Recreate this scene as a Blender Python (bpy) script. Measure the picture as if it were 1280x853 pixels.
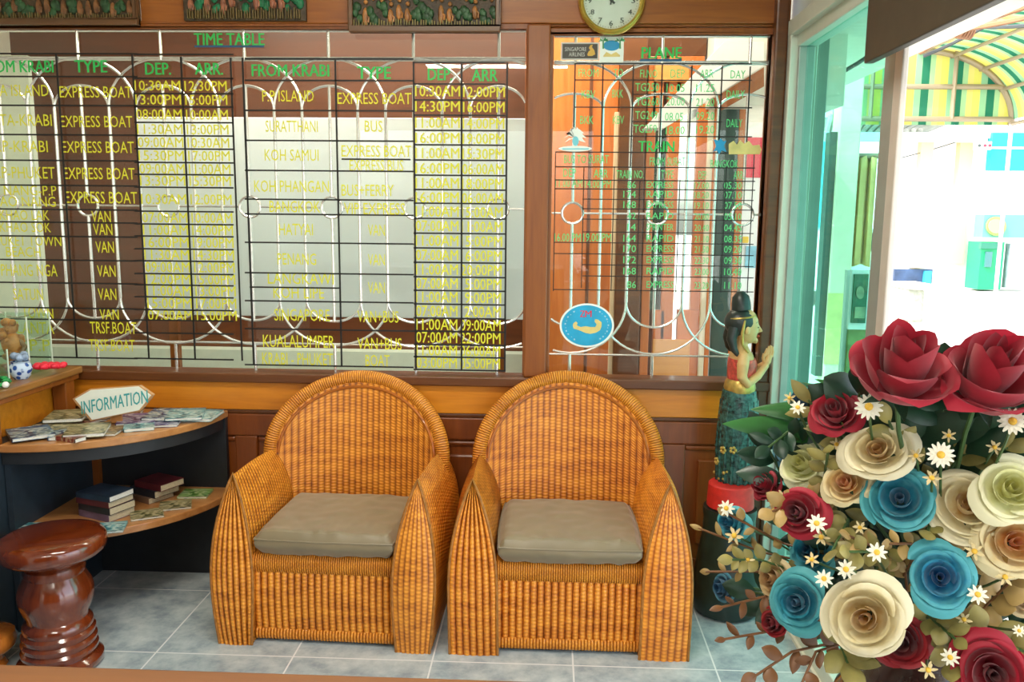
import bpy, bmesh, math, random
from mathutils import Vector, Matrix, Quaternion, noise
for o in list(bpy.data.objects): bpy.data.objects.remove(o)
sc = bpy.context.scene
COL = sc.collection
random.seed(7)
PI = math.pi

# ---------------------------------------------------------------- camera
FPX, CX, CY, EYE = 1040.0, 640.0, 426.5, 1.43
vy = Vector(((685-CX)/FPX, -(272-CY)/FPX, -1)).normalized()
vd = Vector(((568-CX)/FPX, -7450/FPX, -1)).normalized()
vz = -vd; vz = (vz - vz.dot(vy)*vy).normalized()
vx = vy.cross(vz)
RW = Matrix((vx, vy, vz))                     # camera -> world
cam = bpy.data.cameras.new('camera'); cam.lens = 36*FPX/1280; cam.sensor_width = 36
cam.clip_start = .02; cam.clip_end = 300
co = bpy.data.objects.new('camera', cam); COL.objects.link(co)
co.matrix_world = Matrix.Translation((0, 0, EYE)) @ RW.to_4x4()
sc.camera = co
def at(px, py, X=None, Y=None, Z=None):       # where a sight line meets a plane of the room
    d = RW @ Vector(((px-CX)/FPX, -(py-CY)/FPX, -1)); o = Vector((0, 0, EYE))
    if X is not None: t = (X-o.x)/d.x
    elif Y is not None: t = (Y-o.y)/d.y
    else: t = (Z-o.z)/d.z
    return o + d*t

# ---------------------------------------------------------------- world, sun, added lamps, exposure
sc.view_settings.view_transform = 'Standard'; sc.view_settings.look = 'None'
sc.view_settings.exposure = 0.0; sc.view_settings.gamma = 1.0
sc.view_settings.use_curve_mapping = False
sc.cycles.transparent_max_bounces = 32
w = bpy.data.worlds.new('sky'); sc.world = w; w.use_nodes = True
nt = w.node_tree; bg = nt.nodes['Background']
sky = nt.nodes.new('ShaderNodeTexSky'); sky.sky_type = 'NISHITA'; sky.sun_disc = False
sky.sun_elevation = math.radians(48); sky.sun_rotation = math.radians(250); sky.air_density = 1.0; sky.dust_density = 3.0
hs = nt.nodes.new('ShaderNodeHueSaturation'); hs.inputs['Saturation'].default_value = .45
nt.links.new(sky.outputs[0], hs.inputs['Color']); nt.links.new(hs.outputs[0], bg.inputs[0])
bg.inputs[1].default_value = 1.0
sl = bpy.data.lights.new('sun', 'SUN'); sl.energy = 4.5; sl.angle = .01; sl.color = (1, .95, .86)
so = bpy.data.objects.new('sun', sl); COL.objects.link(so)
so.rotation_euler = Vector((.62, .35, -.85)).to_track_quat('-Z', 'Y').to_euler()
FILL_LAMPS = [(-.45, 1.45, 36), (-.45, -.9, 40), (-1.2, 3.42, 30), (.0, 3.62, 26)]      # unseen ceiling lamps added to brighten the rooms: x, y, watts
LAMP_COL = (1, .93, .80)

# ---------------------------------------------------------------- materials
def newmat(name):
    m = bpy.data.materials.new(name); m.use_nodes = True
    return m, m.node_tree, m.node_tree.nodes['Principled BSDF']
def N(nt, t, **kw):
    n = nt.nodes.new(t)
    for k, v in kw.items(): setattr(n, k, v)
    return n
def ramp(nt, stops):
    r = N(nt, 'ShaderNodeValToRGB'); e = r.color_ramp.elements
    while len(e) < len(stops): e.new(.5)
    for i, (p, c) in enumerate(stops): e[i].position = p; e[i].color = (*c, 1)
    return r
def math_n(nt, op, a, b=None):
    n = N(nt, 'ShaderNodeMath', operation=op)
    for i, v in enumerate((a, b)):
        if v is None: continue
        if isinstance(v, (int, float)): n.inputs[i].default_value = v
        else: nt.links.new(v, n.inputs[i])
    return n.outputs[0]
def plain(name, col, rough=.5, metal=0., var=.0, scale=20., coat=0., bump=0., spec=.5, sheen=0.):
    m, nt, p = newmat(name)
    p.inputs['Roughness'].default_value = rough; p.inputs['Metallic'].default_value = metal
    p.inputs['Coat Weight'].default_value = coat; p.inputs['Specular IOR Level'].default_value = spec
    p.inputs['Sheen Weight'].default_value = sheen
    tc = N(nt, 'ShaderNodeTexCoord'); nz = N(nt, 'ShaderNodeTexNoise'); nz.inputs['Scale'].default_value = scale
    nz.inputs['Detail'].default_value = 4
    nt.links.new(tc.outputs['Object'], nz.inputs['Vector'])
    a = tuple(max(0, c*(1-var)) for c in col); b = tuple(min(1, c*(1+var)) for c in col)
    r = ramp(nt, [(.3, a), (.7, b)]); nt.links.new(nz.outputs[0], r.inputs[0]); nt.links.new(r.outputs[0], p.inputs['Base Color'])
    if bump:
        bn = N(nt, 'ShaderNodeBump'); bn.inputs['Strength'].default_value = bump; bn.inputs['Distance'].default_value = .01
        nt.links.new(nz.outputs[0], bn.inputs['Height']); nt.links.new(bn.outputs[0], p.inputs['Normal'])
    return m
def wood(name, dark, light, axis='X', rough=.35, coat=.2, scale=1.0):
    m, nt, p = newmat(name)
    tc = N(nt, 'ShaderNodeTexCoord'); mp = N(nt, 'ShaderNodeMapping')
    s = {'X': (1.2, 14, 14), 'Y': (14, 1.2, 14), 'Z': (14, 14, 1.2)}[axis]
    mp.inputs['Scale'].default_value = tuple(v*scale for v in s)
    nt.links.new(tc.outputs['Object'], mp.inputs['Vector'])
    n1 = N(nt, 'ShaderNodeTexNoise'); n1.inputs['Scale'].default_value = 1.5; n1.inputs['Detail'].default_value = 6; n1.inputs['Distortion'].default_value = 1.2
    n2 = N(nt, 'ShaderNodeTexNoise'); n2.inputs['Scale'].default_value = 9; n2.inputs['Detail'].default_value = 3
    nt.links.new(mp.outputs[0], n1.inputs['Vector']); nt.links.new(mp.outputs[0], n2.inputs['Vector'])
    f = math_n(nt, 'ADD', math_n(nt, 'MULTIPLY', n1.outputs[0], .75), math_n(nt, 'MULTIPLY', n2.outputs[0], .25))
    mid = tuple((a+b)/2 for a, b in zip(dark, light))
    r = ramp(nt, [(.32, dark), (.5, mid), (.68, light)]); nt.links.new(f, r.inputs[0])
    nt.links.new(r.outputs[0], p.inputs['Base Color'])
    p.inputs['Roughness'].default_value = rough; p.inputs['Coat Weight'].default_value = coat; p.inputs['Coat Roughness'].default_value = .12
    return m
def glass(name, tint, refl=.08):
    m = bpy.data.materials.new(name); m.use_nodes = True; nt = m.node_tree
    nt.nodes.remove(nt.nodes['Principled BSDF']); out = nt.nodes['Material Output']
    t = N(nt, 'ShaderNodeBsdfTransparent'); t.inputs[0].default_value = (*tint, 1)
    g = N(nt, 'ShaderNodeBsdfGlossy'); g.inputs['Roughness'].default_value = .01
    fr = N(nt, 'ShaderNodeFresnel'); fr.inputs[0].default_value = 1.45
    mx = N(nt, 'ShaderNodeMixShader'); nt.links.new(math_n(nt, 'MINIMUM', fr.outputs[0], refl), mx.inputs[0])
    nt.links.new(t.outputs[0], mx.inputs[1]); nt.links.new(g.outputs[0], mx.inputs[2]); nt.links.new(mx.outputs[0], out.inputs[0])
    return m
def wicker(name, dark, mid, light):
    m, nt, p = newmat(name)
    uv = N(nt, 'ShaderNodeUVMap'); sp = N(nt, 'ShaderNodeSeparateXYZ'); nt.links.new(uv.outputs[0], sp.inputs[0])
    u, v = sp.outputs[0], sp.outputs[1]
    fl = math_n(nt, 'FLOOR', u); fr = math_n(nt, 'FRACT', u)
    rib = math_n(nt, 'POWER', math_n(nt, 'SINE', math_n(nt, 'MULTIPLY', fr, PI)), .75)
    ph = math_n(nt, 'ADD', math_n(nt, 'MULTIPLY', v, 2*PI), math_n(nt, 'MULTIPLY', fl, PI))
    wv = math_n(nt, 'ADD', math_n(nt, 'MULTIPLY', math_n(nt, 'SINE', ph), .5), .5)
    hgt = math_n(nt, 'MULTIPLY', rib, math_n(nt, 'ADD', math_n(nt, 'MULTIPLY', wv, .26), .74))
    tc = N(nt, 'ShaderNodeTexCoord'); mp = N(nt, 'ShaderNodeMapping'); mp.inputs['Scale'].default_value = (5, 5, 22)
    nt.links.new(tc.outputs['Object'], mp.inputs['Vector'])
    nz = N(nt, 'ShaderNodeTexNoise'); nz.inputs['Scale'].default_value = 1.6; nz.inputs['Detail'].default_value = 5; nz.inputs['Distortion'].default_value = .8
    nt.links.new(mp.outputs[0], nz.inputs['Vector'])
    f = math_n(nt, 'ADD', math_n(nt, 'MULTIPLY', hgt, .72), math_n(nt, 'MULTIPLY', math_n(nt, 'SUBTRACT', nz.outputs[0], .36), .9))
    r = ramp(nt, [(.05, dark), (.45, mid), (.9, light)]); nt.links.new(f, r.inputs[0]); nt.links.new(r.outputs[0], p.inputs['Base Color'])  # crevice shade and rib highlights are put into the cane colour
    b = N(nt, 'ShaderNodeBump'); b.inputs['Strength'].default_value = .8; b.inputs['Distance'].default_value = .006
    nt.links.new(hgt, b.inputs['Height']); nt.links.new(b.outputs[0], p.inputs['Normal'])
    p.inputs['Roughness'].default_value = .42; p.inputs['Coat Weight'].default_value = .15
    return m
def tiles(name, pitch, ox, oy):
    m, nt, p = newmat(name)
    tc = N(nt, 'ShaderNodeTexCoord'); mp = N(nt, 'ShaderNodeMapping'); mp.inputs['Location'].default_value = (-ox, -oy, 0)
    nt.links.new(tc.outputs['Object'], mp.inputs['Vector'])
    n1 = N(nt, 'ShaderNodeTexNoise'); n1.inputs['Scale'].default_value = 9; n1.inputs['Detail'].default_value = 8; n1.inputs['Roughness'].default_value = .65
    nt.links.new(tc.outputs['Object'], n1.inputs['Vector'])
    r = ramp(nt, [(.33, (.25, .31, .36)), (.5, (.42, .49, .52)), (.68, (.60, .66, .66))]); nt.links.new(n1.outputs[0], r.inputs[0])
    br = N(nt, 'ShaderNodeTexBrick'); br.offset = 0; br.squash = 1
    br.inputs['Scale'].default_value = 1; br.inputs['Brick Width'].default_value = pitch; br.inputs['Row Height'].default_value = pitch
    br.inputs['Mortar Size'].default_value = .0028; br.inputs['Mortar Smooth'].default_value = .1
    br.inputs['Mortar'].default_value = (.78, .80, .80, 1)
    nt.links.new(mp.outputs[0], br.inputs['Vector'])
    nt.links.new(r.outputs[0], br.inputs['Color1']); nt.links.new(r.outputs[0], br.inputs['Color2'])
    nt.links.new(br.outputs[0], p.inputs['Base Color'])
    p.inputs['Roughness'].default_value = .22
    return m
def cover(name, cols, scale=14, rough=.3):
    """printed paper: a patchwork of ink colours"""
    m, nt, p = newmat(name)
    tc = N(nt, 'ShaderNodeTexCoord'); mp = N(nt, 'ShaderNodeMapping'); mp.inputs['Scale'].default_value = (1, 1.7, 1)
    nt.links.new(tc.outputs['Object'], mp.inputs['Vector'])
    vo = N(nt, 'ShaderNodeTexNoise'); vo.inputs['Scale'].default_value = scale; vo.inputs['Detail'].default_value = 3; vo.inputs['Distortion'].default_value = 1.5
    nt.links.new(mp.outputs[0], vo.inputs['Vector'])
    k = len(cols); st = [(.38+.24*i/(k-1), c) for i, c in enumerate(cols)]
    r = ramp(nt, st); r.color_ramp.interpolation = 'EASE'; nt.links.new(vo.outputs[0], r.inputs[0]); nt.links.new(r.outputs[0], p.inputs['Base Color'])
    p.inputs['Roughness'].default_value = rough
    return m
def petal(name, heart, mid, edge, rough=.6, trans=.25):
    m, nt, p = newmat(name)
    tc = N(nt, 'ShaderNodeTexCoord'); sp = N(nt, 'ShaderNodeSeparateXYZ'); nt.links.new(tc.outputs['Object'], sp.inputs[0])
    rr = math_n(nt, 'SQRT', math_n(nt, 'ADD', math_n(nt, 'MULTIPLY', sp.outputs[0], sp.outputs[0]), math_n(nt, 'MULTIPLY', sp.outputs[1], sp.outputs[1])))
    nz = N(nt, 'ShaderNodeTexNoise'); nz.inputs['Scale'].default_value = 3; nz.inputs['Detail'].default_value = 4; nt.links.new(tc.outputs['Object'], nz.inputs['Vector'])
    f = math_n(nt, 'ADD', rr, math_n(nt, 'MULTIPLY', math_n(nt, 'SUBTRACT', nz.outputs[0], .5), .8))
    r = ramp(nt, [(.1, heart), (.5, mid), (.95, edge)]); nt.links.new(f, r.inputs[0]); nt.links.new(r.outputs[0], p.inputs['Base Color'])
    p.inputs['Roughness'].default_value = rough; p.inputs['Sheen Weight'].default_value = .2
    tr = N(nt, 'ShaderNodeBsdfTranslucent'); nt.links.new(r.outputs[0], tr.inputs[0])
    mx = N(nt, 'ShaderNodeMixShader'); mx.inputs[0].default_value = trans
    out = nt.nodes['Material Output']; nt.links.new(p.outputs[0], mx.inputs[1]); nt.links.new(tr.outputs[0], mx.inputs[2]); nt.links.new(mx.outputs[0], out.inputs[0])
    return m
def stripes(name, cols, period, trans=.5, coord='UV'):
    """woven striped canvas, lets light through"""
    m, nt, p = newmat(name)
    uv = N(nt, 'ShaderNodeUVMap'); sp = N(nt, 'ShaderNodeSeparateXYZ'); nt.links.new(uv.outputs[0], sp.inputs[0])
    f = math_n(nt, 'FRACT', math_n(nt, 'DIVIDE', sp.outputs[0], period))
    r = ramp(nt, cols); r.color_ramp.interpolation = 'CONSTANT'; nt.links.new(f, r.inputs[0]); nt.links.new(r.outputs[0], p.inputs['Base Color'])
    p.inputs['Roughness'].default_value = .8
    tr = N(nt, 'ShaderNodeBsdfTranslucent'); nt.links.new(r.outputs[0], tr.inputs[0])
    mx = N(nt, 'ShaderNodeMixShader'); mx.inputs[0].default_value = trans
    out = nt.nodes['Material Output']; nt.links.new(p.outputs[0], mx.inputs[1]); nt.links.new(tr.outputs[0], mx.inputs[2]); nt.links.new(mx.outputs[0], out.inputs[0])
    return m
def emis(name, col, s):
    m, nt, p = newmat(name); p.inputs['Emission Color'].default_value = (*col, 1); p.inputs['Emission Strength'].default_value = s
    return m

M = {}
M['floor'] = tiles('floor_tile', .457, .103, 2.508-.457*8)
M['wood_wall'] = wood('wood_wall_boards', (.23, .060, .006), (.38, .115, .011), 'X', .4, .1)
M['wood_rail'] = wood('honey_wood_rail', (.54, .165, .008), (.72, .255, .016), 'X', .35, .15)
M['wood_dark'] = wood('dark_wood_trim', (.085, .024, .005), (.15, .045, .008), 'X', .4, .1)
M['wood_post'] = wood('brown_wood_post', (.20, .050, .006), (.30, .085, .010), 'Z', .4, .1)
M['wood_panel'] = wood('red_wood_panel', (.16, .035, .005), (.25, .062, .009), 'Z', .35, .15)
M['wood_counter'] = wood('counter_wood', (.22, .09, .02), (.36, .16, .04), 'Y', .3)
M['wood_shelf'] = wood('shelf_wood', (.38, .15, .04), (.52, .24, .08), 'X', .3)
M['wood_front'] = wood('front_counter_wood', (.15, .050, .010), (.24, .085, .016), 'X', .45)
M['black'] = plain('black_panel', (.012, .014, .017), .5, var=.2)
M['navy'] = plain('navy_panel', (.016, .026, .038), .5, var=.2)
M['stool'] = wood('lacquered_red_wood', (.10, .014, .004), (.20, .035, .008), 'Z', .12, 1.0)
M['stool_orange'] = wood('orange_lacquered_wood', (.40, .10, .012), (.6, .2, .03), 'Z', .15, .8)
M['ceiling'] = plain('ceiling_paint', (.72, .70, .64), .8, var=.03)
M['cream_wall'] = plain('cream_wall_paint', (.74, .72, .60), .7, var=.04)
M['alum'] = plain('painted_aluminium', (.62, .66, .56), .35, var=.03)
M['alum_grey'] = plain('grey_aluminium', (.33, .36, .33), .35, .3, var=.05)
M['alum_pink'] = plain('warm_aluminium', (.62, .56, .50), .35, .2, var=.04)
M['silver'] = plain('silver_came', (.80, .79, .74), .22, .75, var=.05)
M['tape'] = plain('black_line', (.006, .006, .005), .5)
M['green_ink'] = plain('green_lettering', (.02, .52, .10), .5)
M['green_ink2'] = plain('bright_green_lettering', (.10, .62, .20), .5)
M['blue_ink'] = plain('blue_underline', (.01, .09, .20), .5)
M['yellow_ink'] = plain('yellow_lettering', (.74, .72, .03), .5)
M['teal_ink'] = plain('teal_lettering', (.05, .36, .36), .5)
M['white'] = plain('white_plastic', (.85, .86, .82), .4)
M['white_board'] = plain('white_board_face', (.72, .77, .84), .5, var=.02, scale=3)
M['pale'] = plain('pale_green_paint', (.68, .76, .64), .6, var=.04)
M['glass_clear'] = glass('window_glass', (.93, .96, .93), .05)
M['glass_green'] = glass('green_tinted_glass', (.52, .86, .78), .05)
M['acrylic'] = glass('clear_acrylic', (.90, .96, .92), .07)
M['wicker'] = wicker('honey_wicker', (.17, .038, .003), (.57, .165, .009), (.93, .38, .040))
M['wicker_r'] = wicker('amber_wicker', (.17, .033, .002), (.58, .150, .008), (.93, .36, .034))
M['braid'] = wicker('wicker_braid', (.36, .095, .005), (.60, .18, .010), (.86, .34, .032))
M['piping'] = plain('dark_cane_edge', (.34, .13, .018), .5, var=.3, scale=60)
M['cushion'] = plain('taupe_satin', (.215, .165, .092), .42, var=.07, scale=9, sheen=.3)
M['gold'] = plain('gold_plastic', (.72, .52, .10), .22, .7, var=.08)
M['dial'] = plain('clock_dial', (.74, .80, .72), .4, var=.02)
M['ink'] = plain('dark_ink', (.05, .07, .06), .5)
M['orange_door'] = wood('orange_door_wood', (.50, .12, .02), (.66, .20, .045), 'Z', .35)
M['orange_light'] = wood('light_door_panel', (.62, .26, .06), (.72, .34, .09), 'X', .4)
M['red_wall'] = wood('red_brown_boards', (.105, .030, .010), (.16, .045, .015), 'X', .4)

# ---------------------------------------------------------------- mesh helpers
class MB:
    def __init__(s): s.bm = bmesh.new(); s.uv = s.bm.loops.layers.uv.new('UVMap'); s.mi = 0
    def face(s, vs, uvs=None):
        try: f = s.bm.faces.new(vs)
        except ValueError: return None
        f.material_index = s.mi
        if uvs:
            for l, c in zip(f.loops, uvs): l[s.uv].uv = c
        return f
    def box(s, x0, x1, y0, y1, z0, z1, rot=None, org=None):
        vs = []
        for x in (x0, x1):
            for y in (y0, y1):
                for z in (z0, z1):
                    p = Vector((x, y, z))
                    if rot is not None: p = rot @ p
                    if org is not None: p = p + Vector(org)
                    vs.append(s.bm.verts.new(p))
        for q in ((0,1,3,2),(4,6,7,5),(0,4,5,1),(2,3,7,6),(0,2,6,4),(1,5,7,3)): s.face([vs[i] for i in q])
        return s
    def grid(s, P, uvf=None, close_u=False, close_v=False, flip=False):
        R, C = len(P), len(P[0])
        V = [[s.bm.verts.new(p) for p in row] for row in P]
        for i in range(R if close_v else R-1):
            for j in range(C if close_u else C-1):
                i2, j2 = (i+1) % R, (j+1) % C
                q = [V[i][j], V[i][j2], V[i2][j2], V[i2][j]]
                uvs = None
                if uvf: uvs = [uvf(i, j), uvf(i, j+1), uvf(i+1, j+1), uvf(i+1, j)]
                if flip: q.reverse(); uvs = uvs and uvs[::-1]
                s.face(q, uvs)
        return V
    def cap(s, ring):
        return s.face(ring)
    def tube(s, pts, r, n=8, closed=False, caps=True, uv=None, flat=None):
        pts = [Vector(p) for p in pts]; k = len(pts); rows = []
        nrm = None; dist = 0; D = []
        for i, p in enumerate(pts):
            a = pts[(i-1) % k] if (closed or i > 0) else p; b = pts[(i+1) % k] if (closed or i < k-1) else p
            t = (b-a).normalized()
            if nrm is None:
                nrm = t.orthogonal().normalized()
                if flat: nrm = (Vector(flat) - t*t.dot(Vector(flat))).normalized()
            nrm = (nrm - t*nrm.dot(t)).normalized(); bn = t.cross(nrm)
            rr = r[i] if isinstance(r, (list, tuple)) else r
            rows.append([p + (nrm*math.cos(2*PI*j/n) + bn*math.sin(2*PI*j/n))*rr for j in range(n)])
            if i: dist += (p-pts[i-1]).length
            D.append(dist)
        D.append(dist+.01)
        f = (lambda i, j: (D[i]/uv[0], j/n*uv[1])) if uv else None
        V = s.grid(rows, f, close_u=True, close_v=closed)
        if caps and not closed: s.cap(V[0][::-1]); s.cap(V[-1])
        return s
    def lathe(s, prof, n=32, c=(0,0,0), caps=True, uv=None):
        rows = [[Vector((c[0]+r*math.cos(2*PI*j/n), c[1]+r*math.sin(2*PI*j/n), c[2]+z)) for j in range(n)] for r, z in prof]
        V = s.grid(rows, uv, close_u=True)
        if caps:
            if prof[0][0] > 1e-4: s.cap(V[0][::-1])
            if prof[-1][0] > 1e-4: s.cap(V[-1])
        return s
    def prism(s, poly, d, mat=None):
        """poly: list of 3-D points, d: extrusion vector"""
        a = [s.bm.verts.new(Vector(p)) for p in poly]; b = [s.bm.verts.new(Vector(p)+Vector(d)) for p in poly]
        s.face(a[::-1]); s.face(b)
        for i in range(len(a)):
            j = (i+1) % len(a); s.face([a[i], a[j], b[j], b[i]])
        return s
    def ball(s, c, r, n=12, m=8, sc=(1,1,1)):
        rows = []
        for i in range(m+1):
            t = PI*i/m
            rows.append([Vector((c[0]+r*sc[0]*math.sin(t)*math.cos(2*PI*j/n), c[1]+r*sc[1]*math.sin(t)*math.sin(2*PI*j/n), c[2]-r*sc[2]*math.cos(t))) for j in range(n)])
        s.grid(rows, None, close_u=True); return s
    def text(s, string, x0, x1, z0, z1, y, bold=0.0):
        vs, fs = glyphs(string, 0)
        if not vs: return s
        ax = min(v[0] for v in vs); bx = max(v[0] for v in vs); az = min(v[1] for v in vs); bz = max(v[1] for v in vs)
        sh = bold*.75*(x1-x0)/(bx-ax)                  # a bold stroke is painted in several passes
        for k, dx in enumerate(((0,) if not bold else (-sh, 0, sh))):
            V = [s.bm.verts.new((x0+(v[0]-ax)/(bx-ax)*(x1-x0)+dx, y-.0003*k, z0+(v[1]-az)/(bz-az)*(z1-z0))) for v in vs]
            for f in fs: s.face([V[i] for i in f])
        return s
    def build(s, name, mats, parent=None, smooth=True, weld=1e-5, bevel=0., subsurf=0, loc=None):
        bmesh.ops.remove_doubles(s.bm, verts=s.bm.verts, dist=weld)
        bmesh.ops.recalc_face_normals(s.bm, faces=s.bm.faces)
        me = bpy.data.meshes.new(name); s.bm.to_mesh(me); s.bm.free()
        for m in (mats if isinstance(mats, (list, tuple)) else [mats]): me.materials.append(m)
        if smooth:
            me.polygons.foreach_set('use_smooth', [True]*len(me.polygons))
            try: me.set_sharp_from_angle(angle=math.radians(40))
            except Exception: pass
        o = bpy.data.objects.new(name, me); COL.objects.link(o)
        if parent is not None: o.parent = parent
        if loc is not None: o.location = loc
        if bevel:
            b = o.modifiers.new('bevel', 'BEVEL'); b.width = bevel; b.segments = 2; b.limit_method = 'ANGLE'
        if subsurf:
            q = o.modifiers.new('sub', 'SUBSURF'); q.levels = subsurf; q.render_levels = subsurf
        return o
_g = {}
def glyphs(string, bold):
    k = (string, bold)
    if k in _g: return _g[k]
    c = bpy.data.curves.new('glyph', 'FONT'); c.body = string; c.resolution_u = 2; c.offset = bold; c.fill_mode = 'FRONT'
    o = bpy.data.objects.new('glyph', c); COL.objects.link(o)
    dg = bpy.context.evaluated_depsgraph_get(); e = o.evaluated_get(dg); me = e.to_mesh()
    r = ([tuple(v.co[:2]) for v in me.vertices], [tuple(p.vertices) for p in me.polygons])
    e.to_mesh_clear(); bpy.data.objects.remove(o); bpy.data.curves.remove(c)
    _g[k] = r; return r
def tag(o, label, cat, group=None, kind=None):
    o['label'] = label; o['category'] = cat
    if group: o['group'] = group
    if kind: o['kind'] = kind
    return o
def struct(o): o['kind'] = 'structure'; return o
def empty(name, loc, rz=0):
    o = bpy.data.objects.new(name, None); COL.objects.link(o); o.location = loc; o.rotation_euler = (0, 0, rz); o.empty_display_size = .05
    return o
def copy_tree(o, parent=None):
    c = o.copy(); COL.objects.link(c); c.parent = parent
    for ch in [x for x in COL.objects if x.parent == o]: copy_tree(ch, c)
    return c

# ================================================================ THE SETTING
GY = 3.20          # plane of the two leaded windows
XR = .88           # plane of the shop-front glass on the right
XL = -2.75
ZC = 2.75
struct(MB().box(XL, XR+.06, -3.2, 4.45, -.1, 0).build('floor', M['floor'], smooth=False))
struct(MB().box(XL, XR, -3.2, GY, ZC, ZC+.1).build('ceiling', M['ceiling'], smooth=False))
b = MB()
b.box(XL-.1, XL, -3.2, 4.4, 0, ZC); struct(b.build('wall_left', M['cream_wall'], smooth=False))
b = MB(); b.box(XL, -2.2, -3.3, -3.2, 0, ZC); b.box(.5, XR, -3.3, -3.2, 0, ZC); b.box(-2.2, .5, -3.3, -3.2, 2.4, ZC); b.box(-2.2, .5, -3.3, -3.2, 0, .7)
struct(b.build('wall_rear', M['cream_wall'], smooth=False))
# back wall: boards above the windows, wainscot below, posts between
b = MB()
zs = [2.125, 2.225, 2.33, 2.44, 2.55, 2.65, ZC]
for a, c in zip(zs, zs[1:]): b.box(XL, XR-.02, 3.165, 3.24, a+.003, c)
b.box(XL, XR-.02, 3.18, 3.24, 2.12, ZC)
wb = struct(b.build('wall_back', M['wood_wall'], bevel=.004, smooth=False))
MB().box(XL, XR-.02, 3.165, 3.235, 0, .665).build('wainscot', M['wood_panel'], wb, smooth=False)
b = MB(); b.box(XL, XR-.03, 3.145, 3.2, .672, .785); b.build('honey_rail', M['wood_rail'], wb, bevel=.004, smooth=False)
b = MB(); b.box(XL, XR-.03, 3.12, 3.235, .785, .822); b.box(XL, XR-.03, 3.15, 3.2, .655, .672); b.build('window_sill', M['wood_dark'], wb, bevel=.005, smooth=False)
# wainscot framing: stiles, rail and panels with mouldings
b = MB(); b.box(XL, XR-.03, 3.15, 3.18, .565, .655); b.box(XL, XR-.03, 3.15, 3.18, 0, .10)
px = [-2.7, -2.05, -1.18, -.62, -.06, .50]
for x in px: b.box(x-.045, x+.045, 3.15, 3.18, .10, .565)
b.box(XR-.06, XR-.03, 3.15, 3.18, .1, .565)
b.build('wainscot_frame', M['wood_panel'], wb, bevel=.006, smooth=False)
b = MB()
for x, x2 in zip(px, px[1:]+[XR-.015]):
    l, r = x+.045, x2-.045
    b.box(l+.05, r-.05, 3.152, 3.168, .16, .505)
    b.box(l, r, 3.155, 3.17, .54, .56)
b.build('raised_panel', M['wood_panel'], wb, bevel=.012, smooth=False)
b = MB(); b.box(-.085, 0.0, 3.14, 3.25, .822, 2.122); b.build('window_post', M['wood_post'], wb, bevel=.006, smooth=False)
b = MB(); b.box(.80, XR-.034, 3.13, 3.25, 0, 2.24); b.build('corner_post', M['wood_dark'], wb, bevel=.008, smooth=False)
# front shop wall on the right
b = MB()
b.box(XR, XR+.08, -3.2, 3.25, 2.10, ZC); b.box(XR, XR+.08, -3.2, -.9, 0, 2.1)
struct(b.build('wall_right', M['alum'], smooth=False))
struct(MB().box(XR-.035, XR+.09, 2.10, 3.22, 2.075, 2.13).build('trim_1', M['alum'], bevel=.004, smooth=False))
struct(MB().box(XR-.02, XR+.09, -.9, 3.2, 0, .012).build('trim_2', M['cream_wall'], smooth=False))
# window_3: green glass panel in the shop front
b = MB(); b.box(XR-.033, XR+.06, 3.10, 3.19, 0, 2.08); b.box(XR-.01, XR+.06, 2.30, 3.10, 2.035, 2.08); b.box(XR-.01, XR+.06, 2.30, 3.10, .0, .07)
w3 = struct(b.build('window_3', M['alum'], bevel=.004, smooth=False))
b = MB(); b.box(XR-.012, XR+.01, 2.215, 2.285, .0, 2.08); b.box(XR-.006, XR+.05, 3.085, 3.10, .07, 2.035); b.build('stile', M['alum_grey'], w3, bevel=.003, smooth=False)
b = MB(); b.box(XR-.014, XR+.002, 2.165, 2.215, .0, 2.08); b.build('jamb', M['alum_pink'], w3, bevel=.004, smooth=False)
MB().box(XR+.02, XR+.026, 2.30, 3.09, .07, 2.035).build('glass_pane', M['glass_green'], w3, smooth=False)

# the room behind the leaded windows
b = MB(); b.box(XL, .62, 4.30, 4.40, .0, ZC)
struct(b.build('wall_far', M['red_wall'], smooth=False))
struct(MB().box(XL, 1.4, 3.24, 4.4, 2.62, 2.7).build('trim_3', M['cream_wall'], smooth=False))
struct(MB().box(XL, -.02, 4.20, 4.30, 0, .735).build('trim_4', M['pale'], smooth=False))
struct(MB().box(-.02, .40, 4.22, 4.30, 0, .70).build('trim_5', M['pale'], smooth=False))

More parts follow.
